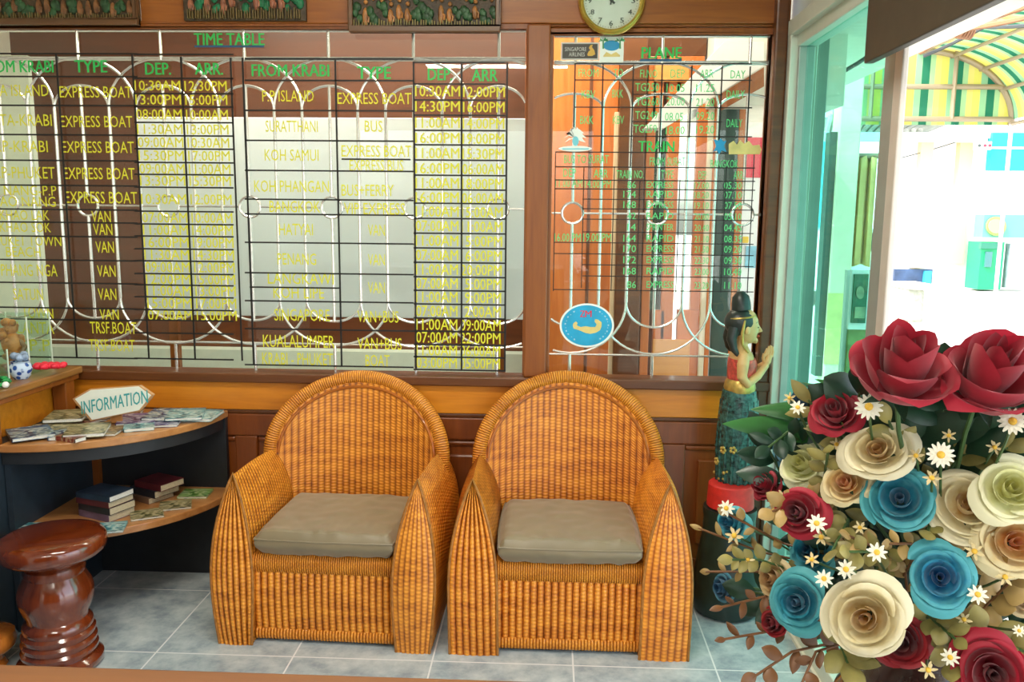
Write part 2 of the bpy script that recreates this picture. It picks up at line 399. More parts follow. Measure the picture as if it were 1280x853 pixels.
# leaded windows -------------------------------------------------
UNIT = .3185
def half_arc(cx, hw, zs, h, up=True, n=20):
    return [(cx - hw*math.cos(PI*i/n), GY-.004, zs + (h if up else -h)*math.sin(PI*i/n)) for i in range(n+1)]
def leaded(name, x0, x1, z0, z1, cs, ztop, zbig, hbig, hsm, zmid, zlow, hbl, hsl, zbot):
    b = MB(); t = .012
    b.box(x0-.02, x1+.02, GY-.03, GY+.03, z1, z1+.02); b.box(x0-.02, x0, GY-.03, GY+.03, z0, z1); b.box(x1, x1+.02, GY-.03, GY+.03, z0, z1)
    fr = struct(b.build(name, M['wood_post'], bevel=.004, smooth=False))
    MB().box(x0, x1, GY+.001, GY+.005, z0, z1).build('glass_pane', M['glass_clear'], fr, smooth=False)
    b = MB(); r = .0048
    yy = GY-.004
    def clip(pts):
        run = []; out = []
        for p in pts:
            if x0 < p[0] < x1: run.append(p)
            else:
                if len(run) > 1: out.append(run)
                run = []
        if len(run) > 1: out.append(run)
        return out
    def add(pts, rr=r):
        for q in clip(pts): b.tube(q, rr, 8)
    for z in (ztop, ztop+.008, zbot): add([(x0+.001, yy, z), (x1-.001, yy, z)], .004)
    add([(x0+.001, yy, z1-.006), (x1-.001, yy, z1-.006)], .005)
    xs = set()
    for c in cs:
        add([(c, yy, ztop), (c, yy, z1)], .006); add([(c, yy, zbot), (c, yy, z0)], .006)
        add(half_arc(c, UNIT*2/3, zbig, hbig)); add(half_arc(c, UNIT/3, zbig, hsm))
        add(half_arc(c, UNIT*2/3, zlow, hbl, False)); add(half_arc(c, UNIT/3, zlow, hsl, False))
        add([(c, yy, zbig+hsm), (c, yy, zmid+.04)], .006); add([(c, yy, zmid-.04), (c, yy, zlow-hsl)], .006)
        for s in (-1, 1): xs.add(round(c+s*UNIT/3, 3))
        if x0+.04 < c < x1-.04: b.tube([(c+.04*math.cos(2*PI*i/28), yy, zmid+.04*math.sin(2*PI*i/28)) for i in range(28)], .005, 8, closed=True)
        a0 = max(x0+.002, c+.04); a1 = min(x1-.002, c+UNIT-.04)
        if a1 > a0: b.tube([(a0, yy, zmid), (a1, yy, zmid)], .004, 8)
    for x in xs:
        if x0 < x < x1: add([(x, yy, zbig), (x, yy, zlow)], .006)
    b.build('leading', M['silver'], fr)
    return fr
cl = [-.828 + UNIT*k for k in range(-5, 4)]
leaded('window_1', -2.62, -.09, .822, 2.115, cl, 2.004, 1.826, .185, .085, 1.46, 1.10, .175, .08, .93)
cr = [.092 + UNIT*k for k in range(-1, 4)]
leaded('window_2', .012, .80, .822, 2.095, cr, 1.992, 1.83, .170, .055, 1.447, 1.11, .200, .095, .905)

# ================================================================ TIMETABLES
LY = GY-.0105
def ptx(px, py): return at(px, py, Y=LY)
def txt(b, s, x0, x1, yc, h, bold=0.0):
    """lettering on the glass between two marks of its row"""
    a = ptx(x0, yc+h/2); c = ptx(x1, yc-h/2)
    b.text(s, a.x, c.x, a.z, c.z, LY, bold)
class Pieces:
    """every word of the timetable is a painted piece of its own"""
    def __init__(s, name, mat, root): s.name, s.mat, s.root = name, mat, root
    def text(s, *a):
        b = MB(); b.text(*a); keep(b.build(s.name, M[s.mat], smooth=False), s.root)
def keep(o, root):
    o.parent = root; o.matrix_parent_inverse = Matrix.Translation(root.location).inverted(); return o
def hline(b, x0, x1, py, th=.006):
    a = ptx(x0, py); xe = ptx(x1, py).x
    b.box(a.x, xe, LY-.0008, LY+.0008, a.z-th/2, a.z+th/2)
def vline(b, px, y0, y1, th=.007):
    a = ptx(px, y0); c = ptx(px, y1)
    b.box(a.x-th/2, a.x+th/2, LY-.0008, LY+.0008, c.z, a.z)
tt = empty('timetable', (-1.2, LY, .83))
tag(tt, 'large boat and van timetable in yellow lettering on the left window', 'timetable')
def keep(o, root):
    o.parent = root; o.matrix_parent_inverse = Matrix.Translation(root.location).inverted(); return o
# grid
b = MB()
for px_, y0, y1 in ((70, 68, 446), (165, 68, 447), (226, 71, 448), (288, 72, 451), (303, 72, 456), (419, 75, 458), (517, 77, 461), (577, 78, 462), (634, 78, 464)):
    vline(b, px_, y0, y1)
for y in (67, 95.5, 131.5, 168, 200, 231, 261, 277, 294.5, 324, 352.5, 383.6, 398, 445): hline(b, -40, 172, y)
for y in (68, 98, 117, 133.5, 153, 169.6, 186, 203, 218, 234, 264, 280, 295, 311, 326, 342, 356, 371, 387, 400, 416, 448): hline(b, 168, 292, y)
for y in (73.5, 100.5, 138, 175.5, 213, 249, 267.5, 303, 341, 376, 411, 456): hline(b, 306, 517, y)
hline(b, 312, 424, 359)
for y in (78, 105, 125, 144, 163, 181, 200, 219, 237, 254, 273, 291.5, 310, 328, 346, 363, 380, 397.5, 414, 430.5, 446, 462): hline(b, 517, 632, y)
hline(b, 427, 513, 199)
keep(b.build('grid', M['tape'], smooth=False), tt)
b = Pieces('heading_lettering', 'green_ink', tt)
for s, x0, x1, y in (('TIME TABLE', 243, 330, 49), ('FROM KRABI', -22, 66, 83), ('TYPE', 94, 133, 83), ('DEP.', 182, 213, 86), ('ARR.', 244, 278, 86),
                     ('FROM KRABI', 315, 411, 88), ('TYPE', 447, 488, 91), ('DEP.', 535, 565, 93), ('ARR', 590, 622, 94)):
    txt(b, s, x0, x1, y, 15, .034)
b = MB(); hline(b, 243, 330, 58, .007); keep(b.build('underline', M['blue_ink'], smooth=False), tt)
b = Pieces('destination_lettering', 'yellow_ink', tt)
for s, x0, x1, y in (('LANTA ISLAND', -35, 60, 113), ('LANTA-KRABI', -29, 64, 150), ('P.P-KRABI', -8, 59, 183), ('P.P-PHUKET', -8, 68, 216), ('AO NANG-P.P', -22, 70, 238),
                     ('P.P-AO NANG', -22, 69, 252), ('KHAO LAK', 0, 61, 269), ('KHAO SOK', 0, 63, 284), ('PHUKET TOWN', -14, 76, 301), ('BEACH', 8, 50, 315), ('PHANG NGA', 2, 71, 338),
                     ('SATUN', 17, 53, 368), ('TOWN', 28, 66, 391), ('LANTA', 22, 67, 410), ('P.P', 38, 62, 432)):
    txt(b, s, x0, x1, y, 14 if y not in (238, 252, 269, 284, 301, 315) else 12)
for s, x0, x1, y in (('EXPRESS BOAT', 75, 164, 115), ('EXPRESS BOAT', 76, 165, 152), ('EXPRESS BOAT', 78, 167, 184), ('EXPRESS BOAT', 80, 168, 217), ('EXPRESS BOAT', 82, 171, 247),
                     ('VAN', 115, 138, 271), ('VAN', 117, 140, 287), ('VAN', 120, 142, 309), ('VAN', 122, 144, 339), ('VAN', 123, 145, 368), ('VAN', 125, 148, 393), ('TRSF.BOAT', 113, 170, 410), ('TRSF.BOAT', 112, 168, 432),
                     ('P.P ISLAND', 328, 392, 120), ('SURATTHANI', 332, 397, 158), ('KOH SAMUI', 331, 398, 194), ('KOH PHANGAN', 318, 411, 233), ('BANGKOK', 337, 400, 258.5), ('HATYAI', 349, 391, 287),
                     ('PENANG', 347, 395, 324), ('LANGKAWI', 335, 417, 348), ('KOH LIPE', 342, 405, 366), ('SINGAPORE', 343, 412, 394), ('KUALALUMPER', 329, 418, 427), ('KRABI - PHUKET', 328, 416, 449),
                     ('EXPRESS BOAT', 422, 514, 123), ('BUS', 456, 478, 158), ('EXPRESS BOAT', 427, 514, 189), ('EXPRESS BUS', 437, 504, 207), ('BUS+FERRY', 427, 492, 238), ('VIP EXPRESS', 430, 506, 261),
                     ('VAN', 460, 481, 288), ('VAN', 460, 481, 325), ('VAN', 460, 481, 360), ('VAN+BUS', 447, 498, 396), ('VAN+BUS', 447, 502, 430), ('BOAT', 457, 487, 451)):
    txt(b, s, x0, x1, y, 14, .004)
b = Pieces('time_lettering', 'yellow_ink', tt)
rowsL = [107, 124.5, 143, 161.5, 178, 194.5, 211, 226, 249, 272, 287.5, 303, 318.5, 334, 349, 363.5, 379, 394]
tl = ['10:30AM 12:30PM', '13:00PM 15:00PM', '08:00AM 10:00AM', '11:30AM 13:00PM', '09:00AM 10:30AM', '15:30PM 17:00PM', '09:00AM 11:00AM', '13:30PM 15:30PM', '10:30AM 12:00PM', '07:00AM 10:00AM', '11:00AM 14:00PM',
      '16:00PM 19:00PM', '11:30AM 14:30PM', '09:00AM 12:00PM', '12:00PM 15:00PM', '11:00AM 13:00PM', '15:00PM 17:00PM', '07:00AM 15:00PM']
for s, y in zip(tl, rowsL):
    a, c = s.split(); k = (y-107)/288*17
    txt(b, a, 168.5+k, 225+k*.9, y, 12.5, .012); txt(b, c, 231+k*.9, 283+k*.75, y+.5, 12.5, .012)
rowsR = [114, 133, 153.5, 172.5, 191.5, 210.5, 229, 247, 264.5, 282.5, 301, 319, 337, 354.5, 371.5, 389, 406, 422, 438, 453.5]
tr = ['10:30AM 12:00PM', '14:30PM 16:00PM', '11:00AM 14:00PM', '16:00PM 19:00PM', '11:00AM 15:30PM', '16:00PM 06:00AM', '11:00AM 18:00PM', '16:00PM 06:00AM', '11:00AM 15:00AM', '07:00AM 11:00AM', '11:00AM 15:00PM',
      '07:00AM 16:00PM', '11:00AM 20:00PM', '07:00AM 15:00PM', '11:00AM 19:00PM', '07:00AM 12:00AM', '11:00AM 09:00AM', '07:00AM 22:00PM', '11:00AM 06:00AM', '03:00PM 05:00PM']
for s, y in zip(tr, rowsR):
    a, c = s.split(); k = (y-114)/340
    txt(b, a, 519+1.5*k, 575-4*k, y, 13, .014); txt(b, c, 579-4*k, 631-6*k, y+1, 13, .014)

pt = empty('timetable', (.4, LY, 1.1))
tag(pt, 'plane and train timetable in small green lettering with fine black grid on the right window', 'timetable')
b = MB()
for px_, y0, y1 in ((719, 79, 190), (754, 80, 190), (792, 81, 208), (828, 81, 190), (865, 82, 172), (903, 82, 190), (938, 83, 190)): vline(b, px_, y0, y1, .005)
for y, x0, x1 in ((79.5, 719, 940), (100, 719, 940), (118, 790, 903), (134, 719, 940), (152, 790, 903), (170, 719, 940), (190, 694, 945), (208.5, 694, 944), (225, 694, 944), (236, 694, 944)): hline(b, x0, x1, y, .004)
for px_, y0, y1 in ((694.5, 190, 364), (730, 208, 360), (768, 208, 364), (800, 225, 364), (850, 225, 366), (908, 208, 366), (943, 190, 367)): vline(b, px_, y0, y1, .0035)
for i, y in enumerate((249, 261, 274, 290, 303, 317, 331, 345, 362)): hline(b, 728 if i not in (4, 5, 8) else 692, 942, y, .0035)
keep(b.build('grid', M['tape'], smooth=False), pt)
b = Pieces('heading_lettering', 'green_ink', pt); txt(b, 'PLANE', 802, 852, 66, 14, .034); txt(b, 'TRAIN', 798, 843, 183, 13, .034)
b = MB(); hline(b, 800, 852, 75, .007); keep(b.build('underline', M['blue_ink'], smooth=False), pt)
b = Pieces('departure_lettering', 'green_ink2', pt)
for s, x0, x1, y in (('FROM', 723, 748, 91), ('TO', 767, 779, 91), ('FI.NO', 800, 822, 92), ('DEP', 838, 856, 92), ('ARR', 875, 892, 92), ('DAY', 913, 932, 93), ('KBV', 727, 744, 118), ('BKK', 765, 779, 117),
                     ('TG250', 794, 824, 109), ('10.05', 833, 856, 110), ('11.25', 870, 893, 110), ('TG260', 795, 824, 127), ('20.00', 833, 856, 127), ('21.20', 870, 893, 128), ('DAILY', 908, 931, 118),
                     ('BKK', 725, 742, 150), ('KBV', 766, 780, 150), ('TG249', 794, 822, 144), ('08.05', 831, 854, 146), ('09.20', 870, 893, 145), ('TG259', 792, 821, 161), ('18.00', 832, 856, 163), ('19.20', 870, 893, 162), ('DAILY', 908, 928, 154),
                     ('BUS TO SURAT', 705, 761, 199), ('FROM SURAT', 812, 857, 202), ('BANGKOK', 888, 923, 205), ('DEP', 704, 720, 216), ('ARR', 742, 760, 217), ('TRAIN NO.', 770, 805, 218), ('TYPE', 826, 842, 218), ('DEP.', 873, 884, 219), ('ARR.', 917, 930, 219),
                     ('11.00 AM', 694, 728, 229), ('14.00 PM', 731, 764, 230), ('16.00 PM', 693, 726, 297), ('19.00 PM', 729, 764, 297)):
    txt(b, s, x0, x1, y, 10, .004)
ys = [231, 243, 256, 270, 284, 298, 311, 325, 339, 356]
for n_, ty, d, a, y in zip(('86', '174', '168', '42', '14', '164', '170', '172', '168', '86'), ('EXPRESS', 'RAPID', 'EXPRESS', 'RAPID', 'SPRINTER', 'RAPID', 'EXPRESS', 'EXPRESS', 'RAPID', 'EXPRESS'),
                       ('17.00', '18.20', '19.10', '20.00', '20.40', '21.10', '21.50', '22.30', '23.00', '23.20'), ('05.30', '07.10', '07.50', '05.10', '04.45', '08.35', '09.20', '09.30', '10.40', '11.10'), ys):
    txt(b, n_, 779 if len(n_) == 3 else 784, 795, y, 8.5, .006)
    txt(b, ty, 808, 842, y, 8, .004); txt(b, d, 868, 886, y+1, 8, .004); txt(b, a, 905, 927, y+1, 8.5, .006)

# stickers on the right window
SY = GY-.0115
def quad(b, x0, y0, x1, y1, y=SY, t=.0012):
    a = at(x0, y1, Y=y); c = at(x1, y0, Y=y); b.box(a.x, c.x, y-t, y, a.z, c.z)
def poly(b, pts, y, t=.0008):
    b.prism([at(px_, py, Y=y) for px_, py in pts], (0, -t, 0))
def ellipse(cx, cy, rx, ry, n=40, rot=0): 
    return [(cx+rx*math.cos(2*PI*i/n)*math.cos(rot)-ry*math.sin(2*PI*i/n)*math.sin(rot), cy+rx*math.cos(2*PI*i/n)*math.sin(rot)+ry*math.sin(2*PI*i/n)*math.cos(rot)) for i in range(n)]
stk_grey = plain('sticker_border', (.55, .55, .50), .4); stk_dark = plain('sticker_dark', (.05, .045, .035), .4); stk_gold = plain('sticker_gold', (.68, .40, .05), .35)
stk_white = plain('sticker_white', (.86, .90, .84), .4); stk_blue = plain('sticker_blue', (.01, .28, .55), .4, var=.1); stk_green = plain('sticker_green', (.05, .32, .12), .4, var=.2)
stk_sky = plain('sticker_sky', (.20, .62, .72), .4); stk_red = plain('sticker_red', (.70, .03, .06), .4); stk_yel = plain('sticker_yellow', (.75, .58, .20), .4, var=.15)
def stext(b, s, x0, x1, yc, h, y, bold=.006):
    a = at(x0, yc+h/2, Y=y); c = at(x1, yc-h/2, Y=y); b.text(s, a.x, c.x, a.z, c.z, y, bold)
b = MB(); quad(b, 701, 53, 749, 75); st = b.build('airline_sticker', stk_grey, smooth=False); tag(st, 'small dark airline sticker with gold bird at the top left of the right window', 'sticker')
b = MB(); quad(b, 703, 55, 747, 73, SY-.0013); b.build('backing', stk_dark, st, smooth=False)
b = MB(); stext(b, 'SINGAPORE', 706, 733, 61.5, 5, SY-.0030); stext(b, 'AIRLINES', 711, 731, 68, 5, SY-.0030); b.build('lettering', stk_grey, st, smooth=False)
b = MB(); poly(b, [(734, 68), (736, 64), (738, 63), (736, 60), (738, 56.5), (741, 56), (740, 59), (743, 63), (744, 68), (740, 70), (735, 70)], SY-.0027); b.build('bird_emblem', stk_gold, st, smooth=False)
b = MB(); quad(b, 749, 46, 780, 78, SY); st = b.build('palm_sticker', stk_white, smooth=False); tag(st, 'square white sticker with blue lagoon and green palms beside the airline sticker', 'sticker')
b = MB(); poly(b, ellipse(764.5, 57, 10.5, 6.5, 20), SY-.0014); b.build('lagoon', stk_blue, st, smooth=False)
b = MB()
for cx_ in (754, 775):
    for k in range(5):
        a_ = PI*(.1+.2*k); poly(b, [(cx_, 51), (cx_+6*math.cos(a_+.2), 51-5*math.sin(a_+.2)), (cx_+7*math.cos(a_), 51.5-4*math.sin(a_)+2)], SY-.0016)
    poly(b, [(cx_-.8, 51), (cx_+.8, 51), (cx_+1.2, 61), (cx_-1, 61)], SY-.0016)
b.build('palms', stk_green, st, smooth=False)
b = MB(); poly(b, [(754, 70), (758, 65), (764, 68), (770, 65), (775, 69), (775, 71), (754, 71)], SY-.0014); b.build('shore', stk_yel, st, smooth=False)
# palm tree sticker
b = MB(); poly(b, ellipse(719, 186, 21, 3.6, 24), SY)
for k in range(9):
    a_ = PI*(-.12+k*.155); L = 14
    ex, ey = 719+L*math.cos(a_), 171-L*.85*math.sin(a_)+3
    mx_, my_ = 719+L*.55*math.cos(a_), 170-L*.75*math.sin(a_)
    poly(b, [(719, 173), (mx_-2*math.sin(a_), my_-2*math.cos(a_)-1), (ex, ey), (mx_+2*math.sin(a_), my_+2*math.cos(a_)+1)], SY-.0002*k)
poly(b, [(716, 171), (721, 171), (722, 184), (715, 184)], SY)
st = b.build('palm_tree_sticker', stk_white, smooth=False); tag(st, 'white palm tree cut-out sticker at the left edge of the right window', 'sticker')
b = MB(); poly(b, ellipse(719.5, 176.5, 4, 6, 16), SY-.002); poly(b, [(703, 185.5), (736, 185.5), (736, 187), (703, 187)], SY-.001); b.build('wave_emblem', stk_sky, st, smooth=False)
# blue and gold sticker
b = MB(); poly(b, [(892, 174), (898, 176), (901, 173), (904, 177), (908, 176), (905, 182), (908, 190), (902, 188), (899, 193), (896, 188), (891, 190), (895, 183)], SY)
st = b.build('leaf_sticker', stk_blue, smooth=False); tag(st, 'blue leaf shaped sticker next to the gold one at the right of the right window', 'sticker')
b = MB(); poly(b, [(911, 193), (911, 180), (917, 176), (921, 181), (925, 175), (930, 180), (936, 176), (941, 182), (949, 181), (952, 187), (950, 193)], SY)
st = b.build('mountain_sticker', stk_yel, smooth=False); tag(st, 'small gold mountain shaped sticker beside the blue leaf on the right window', 'sticker')
# oval sticker
b = MB(); poly(b, ellipse(733.5, 407, 34, 27.5, 56), SY, .0012); st = b.build('oval_sticker', stk_white, smooth=False); tag(st, 'round blue sticker with a yellow sea horse low on the right window', 'sticker')
b = MB(); poly(b, ellipse(733.5, 407, 31.5, 25.3, 56), SY-.0014); b.build('blue_field', plain('sticker_azure', (.01, .36, .62), .4, var=.12), st, smooth=False)
b = MB(); stext(b, 'Z', 725, 731, 392.5, 8, SY-.0026, .02); stext(b, 'M', 731.5, 739.5, 392.5, 8, SY-.0026, .02); b.build('letters', stk_red, st, smooth=False)
b = MB()
poly(b, [(717, 404), (720, 402), (722, 404), (721, 407), (726, 409), (732, 408), (738, 409), (744, 409), (746, 406), (743, 402), (744, 399), (748, 400), (752, 403), (752, 408), (750, 413), (745, 416), (738, 417.5), (732, 416.5), (724, 413), (717, 411), (716, 407)], SY-.0024)
b.build('sea_horse', stk_yel, st, smooth=False)
b = MB()
def arc_text(b, s, a0, a1):
    for i, ch in enumerate(s):
        if ch == ' ': continue
        a_ = a0+(a1-a0)*i/(len(s)-1); cx_, cy_ = 733.5+27*math.cos(a_), 407-21.3*math.sin(a_)
        vs, fs = glyphs(ch, .0); o = at(cx_, cy_, Y=SY-.0026); rt = a_-PI/2 if a1 < a0 else a_+PI/2
        V = [b.bm.verts.new((o.x+.013*((v[0]-.3)*math.cos(rt)-(v[1]-.35)*math.sin(rt)), SY-.0026, o.z+.013*((v[0]-.3)*math.sin(rt)+(v[1]-.35)*math.cos(rt)))) for v in vs]
        for f in fs: b.face([V[i] for i in f])
arc_text(b, '-=-==-=-=-==', 1.1, -.9); arc_text(b, '=-==-=-=-=', 4.1, 2.2)
b.build('rim_lettering', stk_white, st, smooth=False)

# ================================================================ WICKER ARMCHAIRS
def wick(b, S, ribs, nv, vlen, sub=6, amp=.0045, pitch=.013, close=False):
    """a woven surface: S(u,v) gives the smooth shape, ribs stand out of it along its normal"""
    P = []; nu = ribs*sub
    for i in range(nv+1):
        row = []
        for j in range(nu+1):
            u, v = j/nu, i/nv; e = 1e-3
            p = Vector(S(u, v)); du = Vector(S(min(1, u+e), v))-Vector(S(max(0, u-e), v)); dv = Vector(S(u, min(1, v+e)))-Vector(S(u, max(0, v-e)))
            n = du.cross(dv); n = n.normalized() if n.length > 1e-12 else Vector((0, 0, 0))
            row.append(p + n*amp*(abs(math.sin(PI*u*ribs))**.7))
        P.append(row)
    b.grid(P, lambda i, j: (j/sub, i/nv*vlen/pitch))
def smooth01(t): return t*t*(3-2*t)
def armchair(name, mat, hw, armw, foot, apex, btop):
    """hw half width over the arms, armw arm thickness, foot narrowing of the front pillars"""
    root = empty(name, (0, 0, 0))
    F, B = -.29, .235                                  # front of the pillars, where arms meet the back
    # the lancet outline of an arm, s 0..1 from outer foot over the ridge to inner foot; k = -1 left, +1 right
    def lancet(s, k, z0, zr, y):
        t = s*2 if s <= .5 else (1-s)*2                # 0 foot .. 1 ridge
        lean0 = (y-F)/(B-F)
        zz = z0 + (zr-z0)*t
        wd = 1-max(0, (t-.36)/.64)**(2.2+1.6*min(1, max(0, lean0)*2.5))                # width falls to the point
        belly = (1-foot) + foot*math.sin(min(1, t/.45)*PI/2)
        lean = (y-F)/(B-F)
        c = hw - armw/2 + .010*t + .006*lean*t          # centre line
        h = armw/2*wd*belly
        x = c + (h if s <= .5 else -h)
        return (k*x, y, zz)
    for k in (-1, 1):
        b = MB()
        def front(u, v):                               # front cap, ribs run from foot to point
            o = lancet(v*.4999, k, .0, apex, F); q = lancet(1-v*.4999, k, .0, apex, F)
            x = o[0] + (q[0]-o[0])*(u if k < 0 else 1-u)
            bul = .035*math.sin(PI*min(1, .12+v*.88)) * (1-(2*u-1)**2*.55) + .03*(1-v)*0
            return (x, F-bul+.05*v*v, o[2])
        wick(b, front, 7, 40, apex)
        def body(u, v):                                # sleeve: u along depth, v around
            y = F+(B-F)*u; lean = u; t = 2*v if v <= .5 else 2*(1-v)
            zr = apex - .035*lean + .012*math.sin(PI*lean)
            p = lancet(v, k, 0, zr, y)
            return (p[0], y+(1-u)*(.05*t*t-.0158*math.sin(PI*min(1, .12+.88*t))), p[2])
        wick(b, body, 26, 56, 1.25, sub=4, amp=.002)
        o = b.build('arm', mat, root)
        e = [Vector(lancet(s/48, k, .002, apex+.003, F)) for s in range(49)]
        e = [Vector((p.x, F-.006+.05*(max(0, p.z)/apex)**2-.035*.42*math.sin(PI*min(1, .12+.88*p.z/apex)), p.z)) for p in e]
        MB().tube(e, .0048, 8).build('piping', M['piping'], o)
    iw = hw-armw+.012
    b = MB()
    wick(b, lambda u, v: (-iw+2*iw*u, -.268-.006*math.sin(PI*v), .045+.205*v), 21, 20, .21)
    b.box(-iw, iw, -.262, .20, .05, .28)
    b.build('front_panel', mat, root)
    b = MB()
    def rail(u, v):
        a = PI*(v*1.0-.5); return (-iw+2*iw*u, -.262-.018*math.cos(a), .278+.033*math.sin(a))
    wick(b, rail, 64, 10, .1, sub=3, amp=.0016)
    b.grid([[(-iw, -.262, .311), (iw, -.262, .311)], [(-iw, .2, .311), (iw, .2, .311)]], lambda i, j: (j*20, i*30))
    b.build('seat_rail', M['braid'], root)
    b = MB()
    def skirt(u, v):
        a = PI*(v-.5); return (-iw+2*iw*u, -.266-.012*math.cos(a), .030+.019*math.sin(a))
    wick(b, skirt, 46, 8, .06, sub=3, amp=.0018); b.build('base_braid', M['braid'], root)
    # back: woven shell under a round arch
    AX, Z0 = .325, .54; AZ = btop-.03-Z0
    def yb(x, z): return .205 - .10*(x/AX)**2 + .10*(z-.3)
    def ztop(x): return Z0 + AZ*math.sqrt(max(0, 1-(x/AX)**2))
    b = MB()
    def shell(u, v):
        x = (-1+2*u)*AX*.999; return (x, yb(x, .3+(ztop(x)-.3)*v), .3+(ztop(x)-.3)*v)
    wick(b, shell, 28, 44, .55, amp=.003)
    P = []
    for i in range(25):
        v = i/24; P.append([])
        for j in range(33):
            x = (-1+2*j/32)*AX; z = .02+(ztop(x)-.02)*v; P[-1].append((x, min(.30, yb(x, z)+.05+.0*v), z))
    b.grid(P, lambda i, j: (j, i*2)); bk = b.build('backrest', mat, root)
    b = MB(); pts = []
    for i in range(61):
        a = PI*i/60; x = -(AX+.005)*math.cos(a); z = Z0+(AZ+.006)*math.sin(a); pts.append((x, yb(x*.97, z)+.018, z))
    pts = [(-(AX+.006), yb(AX, .4)+.01, .40)] + pts + [((AX+.006), yb(AX, .4)+.01, .40)]
    b.tube(pts, .027, 14, uv=(.0085, 5)); b.build('rolled_rim', M['braid'], root)
    b = MB(); e = []
    for i in range(61):
        a = PI*i/60; x = -(AX-.028)*math.cos(a); z = Z0+(AZ-.026)*math.sin(a); e.append((x, yb(x, z)-.004, z))
    b.tube(e, .0055, 8); b.build('rim_cord', M['braid'], root)
    return root
c1 = armchair('wicker_armchair', M['wicker'], .372, .142, .22, .575, .835); c1.location = (-.715, 2.865, 0); c1.rotation_euler.z = math.radians(-2)
tag(c1, 'honey wicker armchair with round arched back, next to the magazine shelf', 'armchair', 'wicker armchairs')
c2 = armchair('wicker_armchair', M['wicker_r'], .390, .158, .0, .580, .85); c2.location = (.088, 2.855, 0)
tag(c2, 'amber wicker armchair with round arched back, nearer the statue and the doorway', 'armchair', 'wicker armchairs')
def cushion(loc, rz, wd, dp, label, seed):
    random.seed(seed); b = MB(); n = 26; t = .041
    off = Vector((seed*3.1, 0, 0)); top, bot = [], []
    P = []
    for i in range(n+1):
        row = []
        for j in range(n+1):
            x, y = -1+2*j/n, -1+2*i/n; row.append((x, y))
        P.append(row)
    def lay(sgn):
        G = []
        for row in P:
            g = []
            for x, y in row:
                ed = max(abs(x), abs(y)); k = (1-max(0, (ed-.90)/.10)**2.6)
                wr = .0065*noise.noise(Vector((x*5, y*5, 0))+off) + .010*noise.noise(Vector((x*14, y*3, 3))+off)*max(0, -y)
                cr = 1-.035*(x*x*y*y)
                g.append((x*wd/2*cr, y*dp/2*cr, .042+sgn*(t*(.42+.58*k)+wr*(.3+.7*k)+(.006*(1-x*x)*(1-y*y) if sgn > 0 else 0))))
            G.append(g)
        return G
    A, Bt = lay(1), lay(-1)
    b.grid(A); b.grid(Bt, flip=True)
    ring = [(0, j) for j in range(n+1)]+[(i, n) for i in range(1, n+1)]+[(n, j) for j in range(n-1, -1, -1)]+[(i, 0) for i in range(n-1, 0, -1)]
    m = len(ring); rows = []
    for s in range(5):
        rr = []
        for q, (i, j) in enumerate(ring):
            a, c = Vector(A[i][j]), Vector(Bt[i][j]); f = s/4; p = a.lerp(c, f)
            o = Vector((P[i][j][0], P[i][j][1], 0)).normalized()
            p += o*.007*math.sin(PI*f)*(1 if 0 < s < 4 else 0) + o*.004*noise.noise(Vector((q*.5, f*2, seed)))*(1 if 0 < s < 4 else 0)
            rr.append(p)
        rows.append(rr)
    b.grid(rows, None, close_u=True)
    o = b.build('seat_cushion', M['cushion'], weld=1e-4, subsurf=1); o.location = loc; o.rotation_euler.z = rz
    tag(o, label, 'cushion', 'chair cushions')
    pts = [Vector(A[i][j])*1.0+Vector((P[i][j][0]*.002, P[i][j][1]*.002, -.002)) for i, j in ring]
    MB().tube(pts, .003, 6, closed=True).build('piping', M['cushion'], o)
cushion((-.715, 2.788, .312), math.radians(-2), .475, .44, 'taupe satin seat cushion in the wicker chair beside the magazine shelf', 1)
cushion((.088, 2.778, .312), 0, .475, .44, 'taupe satin seat cushion in the wicker chair nearer the doorway', 2)

# ================================================================ WALL PIECES ABOVE THE WINDOWS
def relief(name, x0, x1, y0, label, mats, seed, framed):
    random.seed(seed)
    a = at(x0, y0, Y=3.15); c = at(x1, y0, Y=3.15); W_ = c.x-a.x; H = .34
    root = empty(name, ((a.x+c.x)/2, 3.165, a.z)); tag(root, label, 'carving', 'carved pictures above the windows')
    b = MB(); b.box(-W_/2, W_/2, -.018, 0, 0, H); b.build('backing_board', mats[0], root, bevel=.003, smooth=False)
    if framed:
        b = MB()
        for q in ((-W_/2, W_/2, 0, .022), (-W_/2, W_/2, H-.02, H)): b.box(q[0], q[1], -.034, 0, q[2], q[3])
        for s in (-1, 1): b.box(min(s*W_/2, s*(W_/2-.016)), max(s*W_/2, s*(W_/2-.016)), -.034, 0, .022, H-.02)
        b.build('frame', mats[1], root, bevel=.003, smooth=False)
    figs, trees, grass = MB(), MB(), MB()
    n = int(W_/.032)
    for i in range(n):
        x = -W_/2+.03+(W_-.06)*i/(n-1) if n > 1 else 0
        for z in (.05+.02*random.random(), .13+.02*random.random(), .22+.03*random.random()):
            if random.random() < .6:
                h = .03+.02*random.random()
                figs.ball((x, -.022, z), .011, 8, 6, (1, .8, h/.015)); figs.ball((x+.003, -.026, z+h+.004), .008, 8, 6)
                figs.tube([(x, -.025, z+.01), (x+.014, -.03, z-.004), (x+.012, -.03, z-.02)], .004, 5)
            else:
                for k in range(4): trees.ball((x+random.uniform(-.014, .014), -.022, z+random.uniform(-.02, .03)), .010+.006*random.random(), 7, 5, (1, .7, 1.3))
        for k in range(3): grass.box(x-.012+.009*k, x-.008+.009*k, -.03, -.015, .022 if framed else .006, .034+.012*random.random())
    figs.build('carved_figures', mats[2], root); trees.build('carved_foliage', mats[3], root); grass.build('carved_grass', mats[4], root, smooth=False)
    return root
